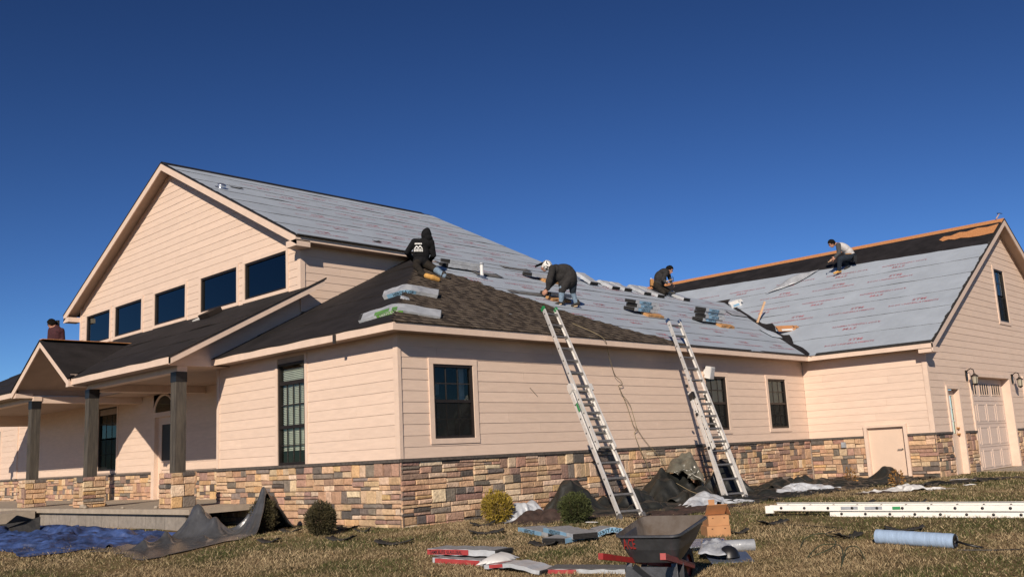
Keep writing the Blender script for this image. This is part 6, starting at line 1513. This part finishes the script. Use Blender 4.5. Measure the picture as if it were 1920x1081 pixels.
# --- worker bending over, patterned head cloth and cap
def worker_bend():
    d0 = dep(southp(6.2, 1.66)); j = lambda u, v, dd=0.0: J(u, v, d0, dd); B = []; E_ = []; K = 'cldark'
    hipc = j(1072, 517); sh = j(1040, 505)
    E_ += [(j(1056, 509), (RT*.25, fh*.17, UP*.175), K), (j(1067, 520), (RT*.18, fh*.17, UP*.23), K), (j(1052, 518), (RT*.14, fh*.16, UP*.14), K), (j(1042, 507), (RT*.13, fh*.19, UP*.14), K), (j(1060, 533), (RT*.16, fh*.15, UP*.12), K)]
    B += [(j(1036, 503, -.16), j(1036, 503, .16), .08, .08, K)]
    eL = j(1030, 527, -.20); wL = j(1027, 545, -.16); eR = j(1042, 524, .2); wR = j(1024, 543, .12)
    B += [(j(1036, 505, -.17), eL, .08, .085, K), (eL, j(1028, 540, -.17), .085, .05, K), (j(1038, 505, .17), eR, .078, .07, K), (eR, wR, .065, .045, K)]
    hand(B, j(1025, 544, -.16), (-RT*.6-UP*.8), -fh, 1); hand(B, wR, (-RT*.6-UP*.8), -fh, -1)
    hd = j(1025, 497); f = (-RT*.95-UP*.35).normalized()
    B += [(j(1036, 502), j(1029, 499), .065, .06, 'skin')]
    E_ += [(hd, (f*.12, fh*.105, f.cross(fh)*.115), 'camo'), (j(1019, 502), (f*.05, fh*.07, f.cross(fh)*.05), 'skin')]
    headskin(E_, B, j(1022, 500), f, (UP*.9-RT*.3), .85)
    kA, kB = j(1052, 552, -.12), j(1072, 548, .10); aA, aB = j(1052, 563, -.14), j(1079, 565, .12)
    B += [(j(1064, 525, -.08), j(1054, 544, -.12), .105, .085, K), (j(1054, 540, -.12), j(1053, 552, -.12), .072, .066, 'jeans'), (j(1053, 550, -.12), aA, .068, .052, 'jeans')]
    B += [(j(1074, 526, .08), j(1074, 545, .10), .105, .08, 'jeansd'), (j(1073, 544, .10), aB, .068, .05, 'jeans')]
    foot(B, j(1054, 567, -.14), j(1040, 571, -.20), 'bootd'); foot(B, j(1083, 569, .12), j(1073, 573, .06), 'bootd')
    o = person('person in a long charcoal shirt and jeans bending over on the grey roof', B, E_)
    mb = MB(); c = hd+f*.10+UP*.06; G = []
    for i in range(5): G.append([c+f*(.17*i/4)+fh*(.085*(1-.25*(i/4)**2))*(k/4-1)+UP*(.03-.03*((k/4-1)**2)-.01*i/4+.012) for k in range(9)])
    mb.grid(G); b_ = mb.build('cap_bill', 'clblack', o); s_ = b_.modifiers.new('t', 'SOLIDIFY'); s_.thickness = .012
    for (u, v, u2, v2) in ((1036, 573.5, 1053, 570), (1071, 575, 1083, 573.5)):
        mb = MB(); mb.bar(j(u, v, -.16 if u < 1060 else .09), j(u2, v2, -.16 if u < 1060 else .09), .09, .022); mb.build('boot_sole', 'bootsole', o)
    return o
worker_bend()
# --- worker crouching on the low ridge with a hammer
def worker_ridge():
    d0 = dep(southp(13.55, 4.15)); j = lambda u, v, dd=0.0: J(u, v, d0, dd); B = []; E_ = []; K = 'cldark'
    E_ += [(j(1238, 522), (RT*.19, fh*.17, UP*.24), K), (j(1245, 511), (RT*.17, fh*.20, UP*.13), K), (j(1232, 534), (RT*.17, fh*.17, UP*.14), 'trouser')]
    B += [(j(1246, 509, -.15), j(1246, 509, .17), .08, .08, K), (j(1249, 511, -.15), j(1243, 524, -.24), .075, .062, K), (j(1243, 524, -.24), j(1251, 530, -.25), .055, .045, 'clgrey'), (j(1252, 511, .17), j(1256, 522, .12), .07, .06, K), (j(1256, 522, .12), j(1259, 532, .0), .055, .042, K)]
    hand(B, j(1250, 530, -.25), (RT-UP*.1), UP, 1); hand(B, j(1259, 531, .0), (RT*.7-UP*.5), UP, -1)
    hd = j(1255, 506); f = (RT*.8-fh*.35-UP*.5).normalized(); up = (UP*.85+RT*.4)
    B += [(j(1248, 509), j(1253, 506), .058, .055, 'skin')]; headskin(E_, B, hd, f, up)
    B += [(j(1232, 536, -.1), j(1244, 548, -.22), .10, .08, 'trouser'), (j(1236, 536, .1), j(1252, 545, .02), .10, .08, 'trouser'), (j(1244, 548, -.22), j(1238, 551, -.1), .07, .055, 'trouser'), (j(1252, 545, .02), j(1256, 550, .0), .07, .055, 'jeansd')]
    foot(B, j(1238, 551, -.1), j(1249, 553, -.16), 'bootd'); foot(B, j(1256, 549, .0), j(1265, 549, -.04), 'bootd')
    o = person('person in a dark shirt with tool pouch crouching on the low ridge', B, E_)
    hairmesh(o, hd+UP*.015, f, up, .108); eyes(o, hd, f, up)
    mb = MB(); c = j(1222, 530, .0); mb.obox(c, RT*.05, fh*.10, UP*.10); mb.build('tool_pouch', 'leather', o)
    mb = MB(); mb.tube([j(1221, 527, -.03), j(1220.5, 521, -.03)], .018, 8); mb.build('pouch_tool', 'white', o)
    hammer('hammer raised by the worker on the low ridge', j(1249, 527.5, -.28), j(1262, 523, -.22), UP)
worker_ridge()
# --- worker sitting on the garage slope
def worker_garage():
    d0 = dep(gp(18.35, .70)); j = lambda u, v, dd=0.0: J(u, v, d0, dd); B = []; E_ = []
    ax_ = (j(1574, 459)-j(1596, 472)).normalized(); per = ax_.cross(fh).normalized()
    E_ += [(j(1583, 465), (ax_*.27, fh*.17, per*.135), 'clwhite'), (j(1591, 472), (ax_*.16, fh*.175, per*.14), 'clwhite'), (j(1595, 479), (RT*.16, fh*.18, UP*.13), 'jeansd')]
    B += [(j(1571, 459, -.15), j(1574, 460, .15), .07, .07, 'clgrey'), (j(1572, 460, -.17), j(1573, 474, -.22), .078, .068, 'clgrey'), (j(1573, 474, -.22), j(1566, 481, -.24), .058, .045, 'clgrey'), (j(1573, 461, .16), j(1572, 476, .14), .07, .06, 'clgrey'), (j(1572, 476, .14), j(1563, 485, .0), .055, .042, 'skin')]
    hand(B, j(1566, 481, -.24), (-RT*.6-UP*.8), -fh, 1); hand(B, j(1563, 485, 0), (-RT*.8-UP*.5), -fh, -1)
    hd = j(1559.5, 456.5); f = (-RT*.75-UP*.65-fh*.1).normalized(); up = (UP*.75-RT*.6)
    B += [(j(1571, 458), j(1563, 457), .06, .055, 'skin')]; headskin(E_, B, hd, f, up)
    B += [(j(1592, 481, -.1), j(1575, 485, -.22), .11, .085, 'jeansd'), (j(1575, 485, -.22), j(1573, 506, -.18), .082, .062, 'jeansd'), (j(1597, 482, .12), j(1583, 488, .20), .11, .085, 'jeansd'), (j(1583, 488, .2), j(1590, 499, .1), .078, .06, 'jeansd')]
    foot(B, j(1574, 508.5, -.18), j(1564, 512, -.22), 'boot'); foot(B, j(1591, 501, .1), j(1584, 503, .06), 'bootd')
    o = person('person in a pale shirt with charcoal sleeves squatting on the garage roof', B, E_)
    hairmesh(o, hd+UP*.012, f, up, .108); eyes(o, hd, f, up)
    mb = MB(); mb.tube([j(1585, 476, -.165), j(1592, 475.5, -.185), j(1600, 475, -.12)], .018, 6); mb.build('belt', 'leather', o)
    mb = MB(); mb.obox(j(1602, 485, -.1), RT*.05, fh*.08, UP*.09); mb.build('tool_pouch', 'blackpl', o)
    hammer('hammer held by the worker on the garage roof', j(1562, 486, -.05), j(1551.5, 492, -.1), UP)
worker_garage()
# --- worker beyond the portico ridge
def worker_far():
    d0 = dep(Vector((.35, 13.1, 3.7))); j = lambda u, v, dd=0.0: J(u, v, d0, dd); B = []; E_ = []; K = 'clmaroon'
    E_ += [(j(105, 630), (RT*.19, fh*.15, UP*.30), K), (j(107, 622), (RT*.18, fh*.14, UP*.13), K), (j(106, 648), (RT*.18, fh*.16, UP*.15), 'jeansd')]
    B += [(j(96, 618), j(115, 619), .075, .075, K), (j(95, 619), j(93, 633, -.05), .07, .06, K), (j(93, 633, -.05), j(98, 641, -.22), .055, .042, K), (j(116, 620), j(118, 635), .07, .06, K), (j(118, 635), j(112, 642, -.2), .055, .042, K)]
    hand(B, j(98, 641, -.22), (RT*.3-fh), UP, 1); hand(B, j(112, 642, -.2), (-RT*.3-fh), UP, -1)
    hd = j(97, 607); f = (-RT*.9-UP*.35+fh*.1).normalized(); up = UP
    B += [(j(103, 614), j(99, 609), .06, .055, 'skin')]; headskin(E_, B, hd, f, up)
    zf = lambda x, y: zp(x)
    kA = j(98, 658, -.15); kB = j(114, 658, -.1)
    fa = Vector((.0, 13.0, 0)); fa.z = zp(0)+.08; fb = Vector((.2, 12.95, 0)); fb.z = zp(.2)+.08
    B += [(j(102, 650), fa.lerp(j(102, 650), .5)+RT*-.05, .10, .075, 'jeansd'), (fa.lerp(j(102, 650), .5)+RT*-.05, fa, .075, .055, 'jeansd'), (j(110, 650), fb.lerp(j(110, 650), .5)+RT*.05, .10, .075, 'jeansd'), (fb.lerp(j(110, 650), .5)+RT*.05, fb, .075, .055, 'jeansd')]
    foot(B, fa, fa-X_*.16-Z_*.07, 'bootd'); foot(B, fb, fb-X_*.16-Z_*.07, 'bootd')
    o = person('person in a maroon jacket seen above the small portico ridge', B, E_); hairmesh(o, hd+UP*.012, f, up, .108); eyes(o, hd, f, up)
    mb = MB(); mb.tube([j(108, 618, .12), j(108.5, 600, .12)], [.05, .045], 10); mb.build('shoulder_tool', 'blackpl', o)
worker_far()
# ------------------------------------------------------------------ shrubs: stems plus many small leaf sprays
def shrub(name, label, base, rx, rz, m, n=2600, leaf=.028, stems=9, shape='ball', group='shrubs along the wall', seed=0, droop=0.0):
    base = Vector(base); r = random.Random(seed); rt = empty(name, base, label, 'shrub', group)
    mb = MB(); tips = []
    for i in range(stems):
        a = 2*math.pi*i/stems+r.uniform(-.3, .3); k = r.uniform(.35, .9); tip = base+Vector((math.cos(a)*rx*k*.9, math.sin(a)*rx*k*.9, rz*2*r.uniform(.55, .92))); midp = base.lerp(tip, .45)+Vector((r.uniform(-.03, .03), r.uniform(-.03, .03), .04)); mb.tube([base+Vector((r.uniform(-.02, .02), r.uniform(-.02, .02), -.03)), midp, tip], [.010, .007, .003], 5); tips.append((midp, tip))
    mb.build('stem', 'twig', rt)
    c = base+Z_*rz*1.02; V = []; F = []
    for i in range(n):
        while True:
            p = Vector((r.uniform(-1, 1), r.uniform(-1, 1), r.uniform(-1, 1)))
            if p.length <= 1 and (p.length > .55 or r.random() < .35): break
        bump = 1+.22*noise.noise(p*2.6+Vector((seed, 0, 0)))+.14*noise.noise(p*6+Vector((0, seed, 0)))
        if shape == 'sparse' and noise.noise(p*3+Vector((seed, 2, 0))) < -.02: continue
        q = c+Vector((p.x*rx*bump, p.y*rx*bump, p.z*rz*bump))
        d = (p+Vector((r.uniform(-.6, .6), r.uniform(-.6, .6), r.uniform(-.1, .9)))).normalized(); s = d.cross(Vector((r.uniform(-1, 1), r.uniform(-1, 1), r.uniform(-1, 1)))).normalized()
        ln = leaf*r.uniform(.7, 1.5); w = ln*r.uniform(.28, .45); o = len(V)
        V += [q-s*w*.2, q+d*ln*.5-s*w*.5, q+d*ln, q+d*ln*.5+s*w*.5]; F.append((o, o+1, o+2, o+3))
    mb = MB(); mb.add(V, F); mb.build('foliage', m, rt); return rt
b = gnd(487, 1000); shrub('shrub', 'dark brown green bush under the silver tarp', Vector((b.x+.16, b.y+.16, b.z)), .21, .27, 'leafd', 7000, seed=1)
b = gnd(602, 1004); shrub('shrub', 'round dark green bush standing alone by the stone wall', Vector((b.x, b.y, b.z)), .215, .235, 'leafd', 9000, leaf=.03, seed=2)
b = gnd(934, 980); shrub('shrub', 'yellow green shrub by the stone right of the corner', b, .23, .235, 'leafy', 4200, leaf=.036, seed=3)
b = gnd(1080, 980); shrub('shrub', 'dense green bush between the yellow shrub and the ladder', b, .23, .215, 'leafg', 9000, seed=4)
b = gnd(1596, 905); shrub('shrub', 'small dry orange plant left of the access door', b, .13, .15, 'leafr', 300, leaf=.06, shape='sparse', seed=5)
b = gnd(1683, 912); shrub('shrub', 'small dry orange plant in front of the access door', b, .14, .16, 'leafr', 300, leaf=.06, shape='sparse', seed=6)

# ------------------------------------------------------------------ grass: short dormant blades, one mass
def grass():
    rs = np.random.RandomState(5); cam = np.array([CAM.x, CAM.y]); N = 620000
    yaw = YAW; ang = yaw+np.radians(rs.uniform(-36, 36, N)); u = rs.uniform(0, 1, N)
    dist = 4.2*(27/4.2)**u                       # log spread: density falls with distance
    x = cam[0]+np.cos(ang)*dist; y = cam[1]+np.sin(ang)*dist
    bt = (np.abs((x+2.97)*np.cos(.1)+(y-6.35)*np.sin(.1)) < 1.1) & (np.abs(-(x+2.97)*np.sin(.1)+(y-6.35)*np.cos(.1)) < 3.95)
    poly = [gnd(u_, v_) for u_, v_ in ((200, 1024), (250, 1040), (290, 1049), (345, 1039), (400, 1026), (440, 1013), (470, 1004), (500, 998), (540, 992), (540, 985), (430, 992), (400, 994), (350, 996), (320, 993), (275, 1000), (226, 1008))]; ins = np.zeros(N, bool)
    for k_ in range(len(poly)):
        p_, q_ = poly[k_], poly[k_-1]; ins ^= ((p_.y > y) != (q_.y > y)) & (x < (q_.x-p_.x)*(y-p_.y)/(q_.y-p_.y+1e-9)+p_.x)
    bk = np.zeros(N, bool)
    for (x0, x1, y0, y1) in ((2.5, 5.1, -2.4, 0), (5.1, 8.8, -2.9, 0), (9.2, 13.0, -2.9, 0), (16.1, 24.4, -6.4, -3), (1.1, 2.3, -1.9, -1.1), (2.5, 4.4, -3.3, -2.6)): bk |= (x > x0) & (x < x1) & (y > y0) & (y < y1)
    keep = ~(bt | ins | bk | ((x > -.08) & (y > -.08)) | ((x > L-.1) & (y > -G-.1)) | ((x > -1.45) & (y > 4.0)))
    x, y, dist = x[keep], y[keep], dist[keep]; n = len(x)
    q = np.minimum(-.724*x-.69*y-1.5, 30); z = -.17-.05*np.where(q < 18, np.log1p(np.exp(1.5*np.minimum(q, 18)))/1.5, q)
    # clump noise from a small random grid, bilinear
    def vn(sc, seed):
        g = np.random.RandomState(seed).rand(256, 256); fx = x*sc; fy = y*sc; i = np.floor(fx).astype(int); j = np.floor(fy).astype(int); a = fx-i; b = fy-j; a = a*a*(3-2*a); b = b*b*(3-2*b)
        G = lambda p, r: g[p % 256, r % 256]
        return (G(i, j)*(1-a)+G(i+1, j)*a)*(1-b)+(G(i, j+1)*(1-a)+G(i+1, j+1)*a)*b
    c1 = .6*vn(.7, 1)+.4*vn(2.1, 2); c2 = vn(6.5, 3)
    h = (.012+.022*rs.rand(n))*(.5+1.0*c2)*(1+.2*(dist/12)); w = (.0016+.0018*rs.rand(n))*(.5+dist/8)
    a = rs.uniform(0, 2*np.pi, n); la = rs.uniform(0, 2*np.pi, n); lean = h*rs.uniform(.3, 1.5, n)
    P = np.empty((n, 3, 3), np.float32)
    P[:, 0] = np.stack([x-np.cos(a)*w, y-np.sin(a)*w, z], 1); P[:, 1] = np.stack([x+np.cos(a)*w, y+np.sin(a)*w, z], 1)
    P[:, 2] = np.stack([x+np.cos(la)*lean, y+np.sin(la)*lean, z+h], 1)
    straw = np.array([.40, .31, .18]); tan = np.array([.26, .185, .105]); grn = np.array([.080, .088, .030]); brn = np.array([.10, .068, .040])
    t = np.clip((c1-.36)/.22+rs.uniform(-.35, .35, n), 0, 1)[:, None]; col = grn*(1-t)+tan*t
    k = (rs.rand(n) < .27+.35*np.clip((c1-.45)*3, 0, 1))[:, None]; col = np.where(k, straw, col); k = (rs.rand(n) < .14)[:, None]; col = np.where(k, brn, col)
    col = col*rs.uniform(.7, 1.25, (n, 1))
    me = bpy.data.meshes.new('lawn_grass'); me.vertices.add(n*3); me.vertices.foreach_set('co', P.ravel()); me.loops.add(n*3); me.loops.foreach_set('vertex_index', np.arange(n*3, dtype=np.int32)); me.polygons.add(n); me.polygons.foreach_set('loop_start', np.arange(0, n*3, 3, dtype=np.int32)); me.polygons.foreach_set('loop_total', np.full(n, 3, np.int32)); me.update()
    ca = me.color_attributes.new('Col', 'FLOAT_COLOR', 'POINT'); c4 = np.ones((n, 3, 4), np.float32); c4[:, :, :3] = col[:, None, :]; ca.data.foreach_set('color', c4.ravel())
    m, nt, b = _mat('dry grass blades'); at_ = nt.nodes.new('ShaderNodeAttribute'); at_.attribute_name = 'Col'; nt.links.new(at_.outputs[0], b.inputs['Base Color']); b.inputs['Roughness'].default_value = .8; b.inputs['Specular IOR Level'].default_value = .2
    me.materials.append(m); o = link('lawn_grass', me); tag(o, 'short patchy straw and green lawn grass', 'grass', kind='stuff')
grass()
bpy.context.view_layer.update()
